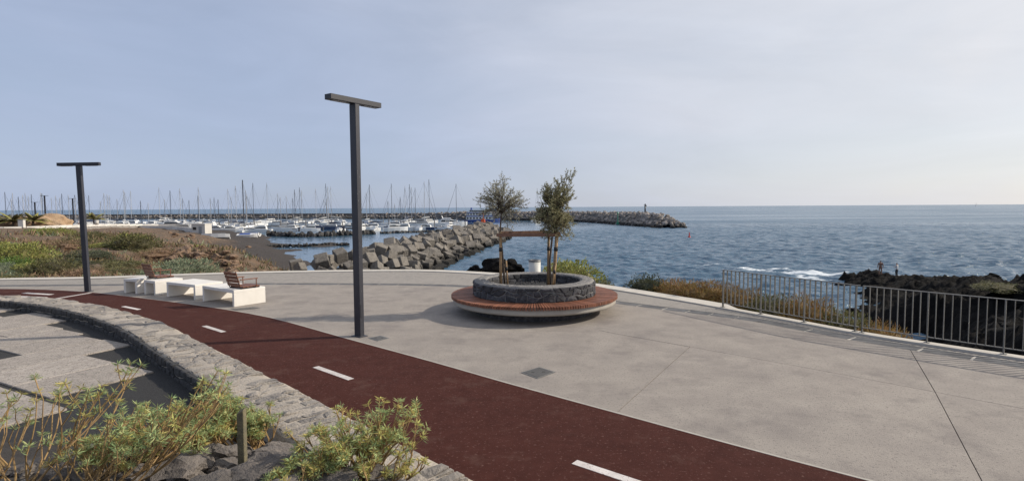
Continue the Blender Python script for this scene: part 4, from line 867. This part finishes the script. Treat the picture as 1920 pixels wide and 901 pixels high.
# ------------------------------------------------------------------ block groyne
gro = empty('block_groyne', (-14,100,SEA)); tag(gro, 'groyne of tumbled concrete cubes running from the plaza into the harbour', 'breakwater')
cm = []
for k in range(3):
    b = MB().box((0,0,0), (1.62,1.62,1.55)).mesh('concrete_block', M['cube'], bevel=.07); cm.append(b)
GC = resample([(-20.2,53),(-18.9,58),(-17.6,66),(-16.6,80),(-15.6,92),(-13.8,106),(-10.0,134),(-6.5,158),(-3.6,176)], 2.1)
core = []; rb = random.Random(77); nblk = 0
for i, (x, y) in enumerate(GC):
    a = Vector(GC[max(i-1,0)]); b = Vector(GC[min(i+1,len(GC)-1)]); t = (b-a).normalized(); nr_ = Vector((t.y, -t.x))   # towards the open sea
    cz = np.interp(y, [50,56,66,92,130,176], [-3.6,-2.9,-2.9,-2.75,-2.5,-2.4])
    for off, dz in ((-1.9,-.5),(.1,.1),(1.9,-.45),(3.5,-1.35),(4.9,-2.4),(6.1,-3.3)):
        
        if off > 4.5 and (y < 64): continue
        if nblk >= 299: break
        q = Vector((x, y))+nr_*(off+rb.uniform(-.6,.6))+t*rb.uniform(-.6,.6); z = max(cz+dz+rb.uniform(-.45,.45), SEA-.2)
        s = rb.uniform(.70,1.08)*float(np.interp(y, [50,70,100], [.74,.86,1.0]))
        link('concrete_block', rb.choice(cm), gro, (q.x+14, q.y-100, z-SEA), (rb.gauss(0,.38), rb.gauss(0,.38), rb.uniform(0,6.28)), (s, s, s)); nblk += 1
    core += [(*(Vector((x,y))-nr_*5), SEA-.8), (*(Vector((x,y))-nr_*2.2), cz-1.2), (*(Vector((x,y))+nr_*2.4), cz-1.2), (*(Vector((x,y))+nr_*6.8), SEA-.8)]
cb = MB().add([(p[0]+14,p[1]-100,p[2]-SEA) for p in core], [(i*4+j,i*4+j+1,i*4+j+5,i*4+j+4) for i in range(len(GC)-1) for j in range(3)]); cb.build('rubble_core', M['wetrock'], gro)
wr = [rock_mesh('boulder', M['wetrock'], 90+i, 2, .4, .7) for i in range(4)]
# ------------------------------------------------------------------ outer mole
mr_ = [rock_mesh('armour_rock', M['mole'], 120+i, 1, .38, .8) for i in range(8)]
MC = resample([(64.5,229),(62.5,240),(58.5,264),(52,300),(40,336),(18,362),(-20,405),(-70,445),(-160,480),(-280,505),(-420,520),(-600,520)], 4.0)
mole = empty('rock_mole', (40,330,SEA)); tag(mole, 'long outer breakwater of heaped pale rocks with a dark tidal foot', 'breakwater')
rb = random.Random(8); near_rocks = []; far = MB(); mcore = []
rm0 = [rock_mesh('tmp', None, 140+i, 1, .38, .8) for i in range(3)]
RV = [([tuple(v.co) for v in me.vertices], [tuple(p.vertices) for p in me.polygons]) for me in rm0]
cand = []
for i, (x, y) in enumerate(MC):
    a = Vector(MC[max(i-1,0)]); b = Vector(MC[min(i+1,len(MC)-1)]); t = (b-a).normalized(); nr_ = Vector((-t.y, t.x))
    if nr_.dot(Vector((-x,-y))) < 0: nr_ = -nr_
    hgt = float(np.interp(i, [0,2,5,40], [2.4,4.6,5.2,5.0])); hgt = min(hgt, float(np.interp(x, [-120,-20], [3.0,5.2])))
    mcore += [(*(Vector((x,y))+nr_*8.5), -1), (*(Vector((x,y))+nr_*2.5), hgt-.6), (*(Vector((x,y))-nr_*3), hgt-.6), (*(Vector((x,y))-nr_*9), -1)]
    nrow = 22 if x > -30 else 8
    for k in range(nrow):
        u = rb.uniform(-3.5, 8.2); z = hgt-.3-max(0,u-1.5)*(hgt+.4)/6.8+rb.uniform(-.3,.45)
        q = Vector((x,y))+nr_*u+t*rb.uniform(-2.2,2.2); cand.append((q.x, q.y, z, rb.uniform(.7,1.5)*(1 if x > -30 else 1.0)))
end = Vector(MC[0])
for k in range(45):
    an = rb.uniform(-2.4,1.2); rd_ = rb.uniform(1,8); cand.append((end.x+rd_*math.cos(an), end.y+rd_*math.sin(an), 2.6-rd_*.34+rb.uniform(-.3,.5), rb.uniform(.8,1.6)))
cand.sort(key=lambda c: -c[3]/math.hypot(c[0], c[1]))
for i, (x, y, z, s) in enumerate(cand):
    rot = (rb.uniform(0,6.28), rb.uniform(0,6.28), rb.uniform(0,6.28))
    if i < 290: link('armour_rock', rb.choice(mr_), mole, (x-40, y-330, z), rot, (s, s*.85, s*.8))
    else:
        vs_, fs_ = RV[i % 3]; Rm = Euler(rot).to_matrix(); far.add([Rm@(Vector(v)*s)+Vector((x-40,y-330,z)) for v in vs_], fs_)
tag(far.build('armour_rocks', M['mole'], mole), kind='stuff')
MB().add([(p[0]-40,p[1]-330,p[2]) for p in mcore], [(i*4+j,i*4+j+1,i*4+j+5,i*4+j+4) for i in range(len(MC)-1) for j in range(3)]).build('rubble_core', M['wetrock'], mole)
for (x0,y0),(x1,y1) in zip(MC[:-1],MC[1:]):
    if x0 < -12: MB().box(((x0+x1)/2-40,(y0+y1)/2-330,2.0), (math.hypot(x1-x0,y1-y0)-.02,2.0,4.6), math.atan2(y1-y0,x1-x0)).build('crest_wall_section', M['molewall'], mole)
b = empty('harbour_beacon', (60.5,252,-1.0)); tag(b, 'dark beacon post standing on the head of the rock mole', 'beacon')
MB().tube([(0,0,0),(0,0,4.2)], [.38,.34], 10).build('post', M['mastd'], b, True); MB().lathe([(.001,4.2),(.75,4.2),(.75,4.32),(.3,4.35),(.3,4.8),(.001,4.95)], 12).build('lantern', M['mastd'], b); MB().box((.45,0,3.9), (.5,.12,.5)).build('panel', M['gel'], b)
b = empty('green_marker', (50.0,262,-5.6)); tag(b, 'green channel marker post at the foot of the rock mole', 'marker')
MB().tube([(0,0,0),(0,0,5.0)], [.22,.18], 8).build('post', M['green'], b); MB().lathe([(.001,5.0),(.55,5.0),(.001,6.1)], 10).build('topmark', M['green'], b); MB().lathe([(.001,0),(.8,0),(.8,.9),(.001,.9)], 10).build('base', M['green'], b)
b = empty('red_buoy', (49.3,154,SEA)); b.scale = (.75,.75,.7); tag(b, 'small red buoy floating off the end of the rock mole', 'buoy')
MB().lathe([(.001,-.3),(.55,-.25),(.62,.15),(.35,.5),(.001,.55)], 12).build('float', M['red'], b, True); MB().lathe([(.001,.5),(.3,.5),(.16,1.7),(.001,1.75)], 8).build('tower', M['red'], b); MB().lathe([(.001,1.7),(.22,1.75),(.22,2.0),(.001,2.1)], 8).build('topmark', M['red'], b)
# ------------------------------------------------------------------ small rock groynes inside the harbour
def rock_row(line, label, s0, h, name='rock_groyne'):
    r = empty(name, (*line[0], SEA)); tag(r, label, 'groyne'); L_ = resample(line, s0*.9); q = random.Random(len(L_))
    for x, y in L_:
        for k in range(3):
            s = s0*q.uniform(.6,1.1); link('boulder', q.choice(wr), r, (x-line[0][0]+q.gauss(0,s0*.7), y-line[0][1]+q.gauss(0,s0*.7), q.uniform(0,h)), (q.uniform(0,6), q.uniform(0,6), q.uniform(0,6)), (s*1.2, s, s*.8))
rock_row([(-77,178),(-68,172),(-60,172),(-54,178),(-47,186)], 'dark rock groyne beyond the black sand beach', .85, .8)
rock_row([(-44,190),(-37,196),(-30,199),(-26,203)], 'low dark line of rocks in the calm harbour water, right of the near lamp', .6, .1)
rock_row([(-55,124),(-48,126),(-42,128.5),(-38.5,129.5)], 'reddish rocks edging the sand spit left of the near lamp', .32, .5)
for i, (x, y) in enumerate(((-66,172),(-59,173),(-54,178),(-50,183))):
    o = empty('mooring_bollard', (x, y, SEA+1.6)); tag(o, 'small dark bollard on top of the dark rock groyne', 'bollard', 'bollards on the dark rock groyne')
    MB().lathe([(.001,0),(.32,0),(.28,.9),(.45,1.0),(.45,1.25),(.001,1.35)], 10).build('body', M['mastd'], o)

# ------------------------------------------------------------------ boats
def hull_mesh(m, L_=1.0, B=.30, Hh=.13, sheer=.05):
    """unit hull along +x, waterline z=0"""
    st = [(-.5,.78,.9),(-.35,.95,.92),(-.1,1.0,.95),(.15,.9,1.0),(.33,.62,1.12),(.45,.26,1.25),(.5,.03,1.32)]
    P = []
    for x, w_, h_ in st:
        b = B/2*w_; P += [(x*L_,-b,Hh*h_),(x*L_,-b*.88,0),(x*L_,0,-.06),(x*L_,b*.88,0),(x*L_,b,Hh*h_)]
    n = len(st); F = [(i*5+j,i*5+j+1,i*5+j+6,i*5+j+5) for i in range(n-1) for j in range(4)]+[(i*5+4,i*5,i*5+5,i*5+9) for i in range(n-1)]+[(0,1,2,3,4)]
    return MB().add(P, F).mesh('hull', m, False)
HW, HN = hull_mesh(M['gel']), hull_mesh(M['gelb'])
def cabin_mesh(m, x0, x1, w_, z0, z1, slope=.08):
    P = [(x0,-w_/2,z0),(x1,-w_*.35,z0),(x1,w_*.35,z0),(x0,w_/2,z0),(x0+.02,-w_*.42,z1),(x1-slope,-w_*.3,z1*.98),(x1-slope,w_*.3,z1*.98),(x0+.02,w_*.42,z1)]
    return MB().add(P, [(3,2,1,0),(4,5,6,7),(0,1,5,4),(1,2,6,5),(2,3,7,6),(3,0,4,7)]).mesh('cabin', m)
CS = cabin_mesh(M['gel'], -.22, .22, .20, .10, .185); CG = cabin_mesh(M['glassd'], -.205, .19, .206, .13, .165, .03)
MS, MSd = [MB().tube([(0,0,0),(0,0,1)], 1, 6).mesh('mast', M[k]) for k in ('mastg','mastd')]
SPm = MB().box((0,0,0), (.10,1,.05)).mesh('spreader', M['mastg'])
BO = MB().tube([(-.40,0,0),(-.2,0,.012),(0,0,.02)], [.012,.026,.02], 6).mesh('boom', M['cover']); BOg = MB().tube([(-.40,0,0),(-.2,0,.012),(0,0,.02)], [.012,.026,.02], 6).mesh('boom', M['coverg'])
def sailboat(x, y, H_, rz, label, group, q, dark=False, tm=1.0, z=SEA):
    L_ = min(17, max(8, H_*.70)); r = empty('sailing_yacht', (x, y, z), rz); tag(r, label, 'yacht', group)
    link('hull', HN if q.random() < .12 else HW, r, scale=(L_,L_,L_*.9))
    c = link('cabin', CS, r, scale=(L_,L_,L_)); link('window_band', CG, c)
    base = .09*L_; mr2 = .085*tm*(math.hypot(x,y)/300)**.5
    mt = link('mast', MSd if (dark or q.random() < .3) else MS, r, (.06*L_,0,base), (0,0,0), (mr2,mr2,H_))
    for f_ in (.45,.72): o = link('spreader', SPm, r, (.06*L_,0,base+H_*f_), scale=(1,H_*.07,1))
    link('boom', BO if q.random() < .65 else BOg, r, (.05*L_,0,base+.14*L_), (0,0,q.uniform(-.05,.05)), (L_,L_*1.2,L_*1.2))
    s = MB()
    s.tube([(.49*L_,0,.17*L_),(.06*L_,0,base+H_*.96)], [.06+.05*q.random(),.035], 4, False); s.tube([(-.48*L_,0,.13*L_),(.06*L_,0,base+H_*.99)], .028, 3, False)
    for sg in (-1,1): s.tube([(.04*L_,sg*.13*L_,.11*L_),(.06*L_,sg*H_*.035,base+H_*.72),(.06*L_,0,base+H_*.97)], .022, 3, False)
    s.build('rigging', M['stay'], r); return r
MCab = cabin_mesh(M['gel'], -.30, .20, .24, .11, .24, .16); MGl = cabin_mesh(M['glassd'], -.28, .165, .246, .165, .215, .11); MFl = MB().box((-.12,0,.262), (.26,.20,.03)).mesh('flybridge', M['gel']); MAr = MB().tube([(-.22,-.1,.26),(-.26,-.1,.34),(-.26,.1,.34),(-.22,.1,.26)], .009, 4).mesh('radar_arch', M['gel'])
def motorboat(x, y, L_, rz, label, group, q, z=SEA):
    r = empty('motor_boat', (x, y, z), rz); tag(r, label, 'boat', group)
    link('hull', HN if q.random() < .1 else HW, r, scale=(L_,L_*1.1,L_)); c = link('cabin', MCab, r, scale=(L_,L_,L_)); link('window_band', MGl, c)
    if L_ > 8: link('flybridge', MFl, r, scale=(L_,L_,L_)); link('radar_arch', MAr, r, scale=(L_,L_,L_))
    return r
F0 = 1040.0
MAST = [(8,360),(28,361),(19.5,372),(41,365),(46,362),(57,367),(63,364),(75,361),(83,362),(95,370),(111,370),(120,363),(127,365),(139,365),(144,370),(161,357),(170,366),(187,376),(199,362),(200,364),(208,366),(230,356),(238,360),(249,358),(302,352),(307,372),(323,357),(336,353),(371,351),(374,366),(393,370),(280,379),(404,369),(426,354),(436,368),(441,348),(454,338),(459,356),(478,344),(504,344),(519,362),(529,368),(535,366),(551,355),(561,352),(569,357),(591,354),(465,364),(610,345),(619,349),(624,350),(615,372),(606,372),(685,360),(692,352),(697,346),(730,375),(738,345),(741,380),(752,368),(761,349),(767,346),(775,351),(782,352),(793,341),(803,337),(859,345),(1007,353),(345,371),(412,372),(548,371),(33,368),(103,366),(150,371),(218,372),(262,375),(357,374)]
q = random.Random(4)
# positions along the marina rows: bearing as a slope, masthead as a slope above the eye, distance of the row
for i, (mx_, my_) in enumerate(MAST):
    if mx_ < 205: d = q.choice([262,285,310,335]); 
    elif mx_ < 400: d = q.choice([255,275,300,330])
    elif mx_ < 660: d = q.choice([228,250,275,300,325])
    elif mx_ < 880: d = q.choice([232,255,285,310])
    else: d = 318
    up = (394.1-.0060*mx_-my_)/F0; H_ = min(24.5, max(9.5, 7.6+up*d)); X = (mx_-960)/F0*d*.998
    if mx_ == 454: lab, gp, dk, tm = 'largest sailing yacht in the marina with one thick dark mast above all others', None, True, 2.6
    elif mx_ == 859: lab, gp, dk, tm = 'lone two-masted-looking yacht left of the blue and white ship', None, True, 1.3
    elif mx_ == 1007: lab, gp, dk, tm = 'sailing yacht whose mast shows between the two planter trees', None, False, 1.2
    elif mx_ < 215: lab, gp, dk, tm = 'white sailing yacht behind the promenade at far left', 'yachts behind the promenade', False, 1.2
    elif mx_ < 400: lab, gp, dk, tm = 'white sailing yacht in the left marina rows', 'yachts in the left rows', False, 1.25
    elif mx_ < 660: lab, gp, dk, tm = 'white sailing yacht in the rows left of the near lamp', 'yachts in the middle rows', False, 1.25
    else: lab, gp, dk, tm = 'white sailing yacht in the rows right of the near lamp', 'yachts in the right rows', q.random() < .4, 1.3
    sailboat(X, d, H_, q.choice([R(8), R(188), R(70), R(250)])+q.gauss(0,.08), lab, gp, q, dk, tm)
for i in range(46):
    mx_ = q.uniform(395,860); d = q.choice([214,222,240,262,290])
    if mx_ < 520: d = q.choice([205,215,235,265])
    X = (mx_-960)/F0*d
    motorboat(X, d, q.uniform(4.5,9.5), q.choice([R(8), R(188), R(75)])+q.gauss(0,.15), 'white motor boat moored left of the near lamp' if mx_ < 668 else 'white motor boat moored right of the near lamp', 'motor boats left of the lamp' if mx_ < 668 else 'motor boats right of the lamp', q)
for i in range(26):
    mx_ = q.uniform(190,400); d = q.choice([228,245,270,300]); motorboat((mx_-960)/F0*d, d, q.uniform(7,12), q.choice([R(8),R(188)])+q.gauss(0,.15), 'white motor boat moored behind the white shed at the left', 'motor boats at the left', q)
motorboat((330-960)/F0*225, 225, 13.5, R(10), 'large white motor cruiser with flybridge behind the white quay wall', None, q, SEA+.6)
motorboat((845-960)/F0*248, 248, 15, R(5), 'long white motor cruiser moored left of the blue and white ship', None, q)
for k, (x0, y0, x1, y1, l) in enumerate([(-125,236,-20,236,'long floating pontoon nearest the camera in the marina'),(-150,268,-25,268,'floating pontoon in the middle of the marina'),(-190,302,-30,300,'floating pontoon at the back of the marina')]):
    o = empty('pontoon', ((x0+x1)/2, (y0+y1)/2, SEA)); tag(o, l, 'pontoon'); n = int(abs(x1-x0)/12)
    for j in range(n): MB().box(((j+.5)*(x1-x0)/n-(x1-x0)/2, 0, .25), (abs(x1-x0)/n-.25, 2.4, .6)).build('deck_section', M['pont'], o)
    for j in range(n+1): MB().tube([(j*(x1-x0)/n-(x1-x0)/2,1.4,-1),(j*(x1-x0)/n-(x1-x0)/2,1.4,3.0)], .22, 7).build('pile', M['pont'], o)
# blue and white ship, orange boat
s = empty('excursion_ship', (-17.5,330,SEA), R(4)); s.scale = (.72,.9,.9); tag(s, 'blue and white multi-deck ship moored behind the left planter tree', 'ship')
h = link('hull', hull_mesh(M['blue']), s, scale=(30,26,14))
for k, (x0, x1, z0, z1, mm) in enumerate(((-13.5,9,1.6,3.6,'gel'),(-13,8.4,3.6,4.3,'blue'),(-13,7.5,4.3,6.0,'gel'),(-12.6,6.5,6.0,6.6,'blue'),(-11,4.5,6.6,8.0,'gel'))):
    dk = MB().box(((x0+x1)/2,0,(z0+z1)/2), (x1-x0,6.4-.25*k,z1-z0)).build('deck', M[mm], s)
    if mm == 'gel':
        for j in range(8): MB().box((x0+1.3+j*(x1-x0-1.6)/8,-(6.4-.25*k)/2-.02,(z0+z1)/2+.1), (1.5,.06,(z1-z0)*.5)).build('window', M['glassd'], dk)
MB().tube([(-9,0,8),(-9,0,9.6)], [.9,.7], 10).build('funnel', M['blue'], s); MB().tube([(3,0,8),(3,0,10.5)], .1, 6).build('mast', M['gel'], s)
s = empty('work_boat', (-13.4,262,SEA), R(80)); tag(s, 'small bright orange boat beyond the end of the block groyne', 'boat')
link('hull', hull_mesh(M['orange']), s, scale=(9,9,9)); link('cabin', cabin_mesh(M['orange'], -.2, .15, .22, .1, .36), s, scale=(9,9,9)); MB().tube([(-.5,0,3),(-.5,0,6.2)], .16, 6).build('mast', M['orange'], s)
# far sail on the horizon
s = empty('sail_boat', (2490,2980,SEA), .4); tag(s, 'tiny sailing boat far out on the horizon at the right', 'boat')
link('hull', HW, s, scale=(14,14,14)); MB().add([(.5,0,2),(.5,0,17),(-5,0,2.6),(.5,.15,2),(.5,.15,17),(-5,.15,2.6)], [(0,1,2),(3,5,4),(0,3,4,1),(1,4,5,2),(2,5,3,0)]).build('sail', M['coverg'], s); MB().tube([(.6,0,1),(.6,0,18)], .2, 5).build('mast', M['mastd'], s)
# beached boats on the dark sand
for (x, y, L_, rz, l) in ((-69.5,130,6.0,R(200),'white upturned boat shape lying on the dark sand beach, left one'),(-75.5,158,5.5,R(15),'small white boat lying on the beach right of the upturned one'),(-79,168,5.5,R(170),'small blue-trimmed boat drawn up at the top of the beach')):
    o = empty('beached_boat', (x, y, ground(x, y)+.1), rz); tag(o, l, 'boat'); o.rotation_euler = (R(12), 0, rz)
    link('hull', HW, o, scale=(L_,L_*1.2,L_*1.1)); MB().box((-.1*L_,0,.15*L_), (.5*L_,.22*L_,.03*L_)).build('thwart', M['blue'] if L_ < 6 else M['coverg'], o); MB().box((-.5*L_,0,.09*L_), (.03*L_,.06*L_,.14*L_)).build('transom_bracket', M['mastd'], o)
# ------------------------------------------------------------------ promenade, quay, shed, palms at the left
PR = resample([(-150,84),(-112,95),(-91,99.5),(-97,116),(-108,137),(-124,163),(-131,188)][0:0] or [(-160,96),(-118,101),(-100,109),(-99,119),(-107,138),(-119,162),(-124,186),(-112,192)], 4)
PR2 = [(x-(9 if y > 112 else 4), y+(1 if y > 112 else 8)) for x, y in PR]
def zprom(x, y): return np.interp(y, [90,120,165,200], [-.75,-1.0,-1.9,-3.0])
b = MB(); n = len(PR); b.add([(x,y,zprom(x,y)) for x,y in PR]+[(x,y,zprom(x,y)+.05) for x,y in PR2]+[(x,y,zprom(x,y)-2.5) for x,y in PR], [(i,i+1,n+i+1,n+i) for i in range(n-1)]+[(2*n+i,2*n+i+1,i+1,i) for i in range(n-1)])
tag(b.build('promenade', M['promen']), kind='structure')
o = empty('parapet_wall', (-100,109,-1)); tag(o, 'long pale parapet wall edging the curved promenade at the left', 'wall')
for i in range(n-1):
    (x0,y0),(x1,y1) = PR[i],PR[i+1]; L_ = math.hypot(x1-x0,y1-y0)
    MB().box(((x0+x1)/2+100,(y0+y1)/2-109,zprom((x0+x1)/2,(y0+y1)/2)+1+.05), (L_-.03,.5,.6), math.atan2(y1-y0,x1-x0)).build('wall_section', M['render'], o)
o = empty('quay_wall', (-98,166,-3.6)); tag(o, 'low white quay wall running to the shed at the marina edge', 'wall')
QL = resample([(-145,199),(-118,181),(-107,175),(-91,158)], 6)
for (x0,y0),(x1,y1) in zip(QL[:-1],QL[1:]): MB().box(((x0+x1)/2+98,(y0+y1)/2-166,-.2), (math.hypot(x1-x0,y1-y0)-.05,.6,2.4), math.atan2(y1-y0,x1-x0)).build('wall_section', M['render'], o)
o = empty('white_shed', (-87.6,156.6,-4.2), R(-6)); tag(o, 'small white flat-roofed shed at the end of the quay wall', 'shed')
MB().box((0,0,1.35), (4.0,3.0,2.7)).build('wall', M['render'], o); MB().box((0,0,2.78), (4.3,3.3,.16)).build('roof', M['render'], o); MB().box((.6,-1.52,1.1), (.9,.06,2.0)).build('door', M['coverg'], o); MB().box((-1.1,-1.52,1.5), (1.0,.06,.8)).build('window', M['glassd'], o)
o = link('earth_mound', rock_mesh('earth_mound', M['tanrock'], 170, 4, .28, .5, False, 1.5), None, (-128,152,-1.6), (0,0,.5), (6.0,4.0,6.4)); tag(o, 'pinkish tan earth mound beside the promenade at the left', 'mound')
o = link('earth_mound', rock_mesh('earth_mound', M['tanrock'], 171, 4, .28, .5, False, 1.5), None, (-142,152,-1.8), (0,0,.2), (9.0,4.0,5.0)); tag(o, 'overgrown tan earth mound under the palms at the left edge', 'mound')
def palm(x, y, z, s, label, th=1.2):
    r = empty('palm', (x, y, z)); tag(r, label, 'palm'); q = random.Random(int(x*10))
    MB().tube([(0,0,-.5),(0,0,th*.5),(.05,0,th)], [.35,.3,.28], 8).build('trunk', M['bark'], r)
    for k in range(18):
        a = k*2.4; el = q.uniform(.25,1.25); b_ = MB(); P = []; L_ = s*q.uniform(.85,1.1)
        for j in range(6):
            u = j/5; hx = L_*u*math.cos(el*(1-.45*u)); z_ = th+L_*(u*math.sin(el)-.55*u*u*(1.15-el*.5)); wd = .30*s*.5*math.sin(math.pi*min(1,.12+u*.88))
            P += [(hx*math.cos(a)-wd*math.sin(a), hx*math.sin(a)+wd*math.cos(a), z_-wd*.5), (hx*math.cos(a), hx*math.sin(a), z_), (hx*math.cos(a)+wd*math.sin(a), hx*math.sin(a)-wd*math.cos(a), z_-wd*.5)]
        b_.add(P, [(j*3+i,j*3+i+1,j*3+i+4,j*3+i+3) for j in range(5) for i in range(2)]).build('frond', M['b_olive'] if k % 3 else M['b_lime'], r)
palm(-133,148,-1.4,4.2,'low palm with spreading fronds at the left edge'); palm(-126,146,-1.4,4.0,'low palm just right of the leftmost palm'); palm(-140,186,-2,4.0,'small dark palm behind the far street lamp',1.6); palm(-138,150,-1.4,3.6,'low palm cut by the left edge of the picture')
for i, (x, y) in enumerate(((-118,136),(-115.5,137))):
    o = empty('white_post', (x+(-1 if i else 0), y, zprom(x,y)), 0); tag(o, ['white utility box on the promenade at the left','white litter bin on the promenade right of the tan mound'][i], ['box','bin'][i])
    if i == 0: o.location = (-98.5,111.5,-.85); MB().box((0,0,.8), (1.1,.6,1.6)).build('body', M['render'], o, bevel=.05); MB().box((0,0,1.65), (1.25,.75,.1)).build('lid', M['coverg'], o)
    else: o.location = (-105.5,141,-1.1); MB().lathe([(.001,0),(.4,0),(.45,1.1),(.001,1.15)], 12).build('drum', M['render'], o, True); MB().lathe([(.47,1.05),(.47,1.2),(.001,1.22)], 12).build('rim', M['coverg'], o)

# ------------------------------------------------------------------ people
def person(loc, rz, label, pose, shirt, trousers):
    """pose: joint positions in metres, figure faces -y"""
    names = list(pose); V = [pose[k][0] for k in names]; rad = [pose[k][1] for k in names]; ix = {k: i for i, k in enumerate(names)}
    E_ = [('pelvis','waist'),('waist','chest'),('chest','neck'),('neck','chin'),('chin','head')]
    for s in 'lr': E_ += [('pelvis','hip_'+s),('hip_'+s,'knee_'+s),('knee_'+s,'ankle_'+s),('ankle_'+s,'toe_'+s),('chest','sho_'+s),('sho_'+s,'elb_'+s),('elb_'+s,'wri_'+s),('wri_'+s,'hand_'+s)]
    me = bpy.data.meshes.new('skel'); me.from_pydata(V, [(ix[a],ix[b]) for a,b in E_], []); o = link('tmp', me)
    md = o.modifiers.new('s','SKIN'); sv = me.skin_vertices[0].data
    for i, r_ in enumerate(rad): sv[i].radius = (r_, r_*.85)
    sv[ix['pelvis']].use_root = True
    sb = o.modifiers.new('d','SUBSURF'); sb.levels = 2; sb.render_levels = 2
    dg = bpy.context.evaluated_depsgraph_get(); dg.update(); bme = bpy.data.meshes.new_from_object(o.evaluated_get(dg)); bpy.data.objects.remove(o)
    bme.materials.clear(); bme.materials.append(M['skin']); bme.polygons.foreach_set('use_smooth', [True]*len(bme.polygons))
    r = empty('person', loc, rz); r.scale = (.92,.92,.92); tag(r, label, 'person'); link('body', bme, r)
    def shell(name, m, test, off):
        bm = bmesh.new(); bm.from_mesh(bme); bm.normal_update()
        dl = [f for f in bm.faces if not test(f.calc_center_median())]; bmesh.ops.delete(bm, geom=dl, context='FACES')
        bm.normal_update()
        for v in bm.verts: v.co += v.normal*off
        m2 = bpy.data.meshes.new(name); bm.to_mesh(m2); bm.free(); m2.materials.clear(); m2.materials.append(m); link(name, m2, r)
    hz = pose['head'][0][2]
    if shirt: shell('shirt', shirt, lambda c: .92 < c.z < 1.40 and abs(c.x) < .30, .012)
    shell('trousers', trousers, lambda c: (.10 if shirt else .5) < c.z < .95 and abs(c.x) < .24, .012); shell('hair', M['hair'], lambda c: c.z > hz-.02 or (c.z > hz-.10 and c.y > .02), .012)
    shell('shoes', M['dark'], lambda c: c.z < .085, .006)
    return r
def pose(armr=0, arml=0):
    p = {'pelvis':((0,0,.93),.125),'waist':((0,.005,1.08),.115),'chest':((0,.0,1.30),.135),'neck':((0,.0,1.46),.055),'chin':((0,-.015,1.55),.075),'head':((0,-.01,1.65),.095)}
    for s, x in (('l',1),('r',-1)):
        p['hip_'+s] = ((x*.095,0,.86),.09); p['knee_'+s] = ((x*.11,-.02,.48),.06); p['ankle_'+s] = ((x*.12,.02,.09),.042); p['toe_'+s] = ((x*.14,-.13,.04),.035)
        p['sho_'+s] = ((x*.19,0,1.40),.06)
        a = armr if s == 'r' else arml
        if a: p['elb_'+s] = ((x*.25,-.08,1.14),.042); p['wri_'+s] = ((x*.12,-.30,1.16),.03); p['hand_'+s] = ((x*.06,-.38,1.18),.03)
        else: p['elb_'+s] = ((x*.25,.02,1.12),.042); p['wri_'+s] = ((x*.26,-.05,.88),.03); p['hand_'+s] = ((x*.26,-.07,.79),.03)
    return p
person((39.1,58.6,promz(39.1,58.6)-.02), R(150), 'person in a reddish brown top standing on the black rocks, left of two', pose(0,0), M['shirtb'], M['shirtb'])
person((40.7,58.4,promz(40.7,58.4)-.02), R(205), 'person in a white shirt standing on the black rocks, right of two', pose(1,1), M['shirtw'], M['dark'])
person((-107.8,138,zprom(-108,138)), R(20), 'tiny far pedestrian on the promenade beside the white bin', pose(0,0), M['shirtw'], M['shirtb'])

# ------------------------------------------------------------------ labels of look-alikes: tell them apart by their place in the row
ORD = 'first second third fourth fifth sixth seventh eighth ninth tenth eleventh twelfth thirteenth fourteenth fifteenth sixteenth seventeenth eighteenth nineteenth twentieth twenty-first twenty-second twenty-third twenty-fourth twenty-fifth twenty-sixth twenty-seventh twenty-eighth twenty-ninth thirtieth'.split()
same = {}
for o in col.objects:
    if o.parent is None and 'label' in o: same.setdefault(o['label'], []).append(o)
for lab, os_ in same.items():
    if len(os_) > 1:
        os_.sort(key=lambda o: o.location.x/o.location.y)
        for i, o in enumerate(os_): o['label'] = lab+', '+ORD[i]+' from the left'
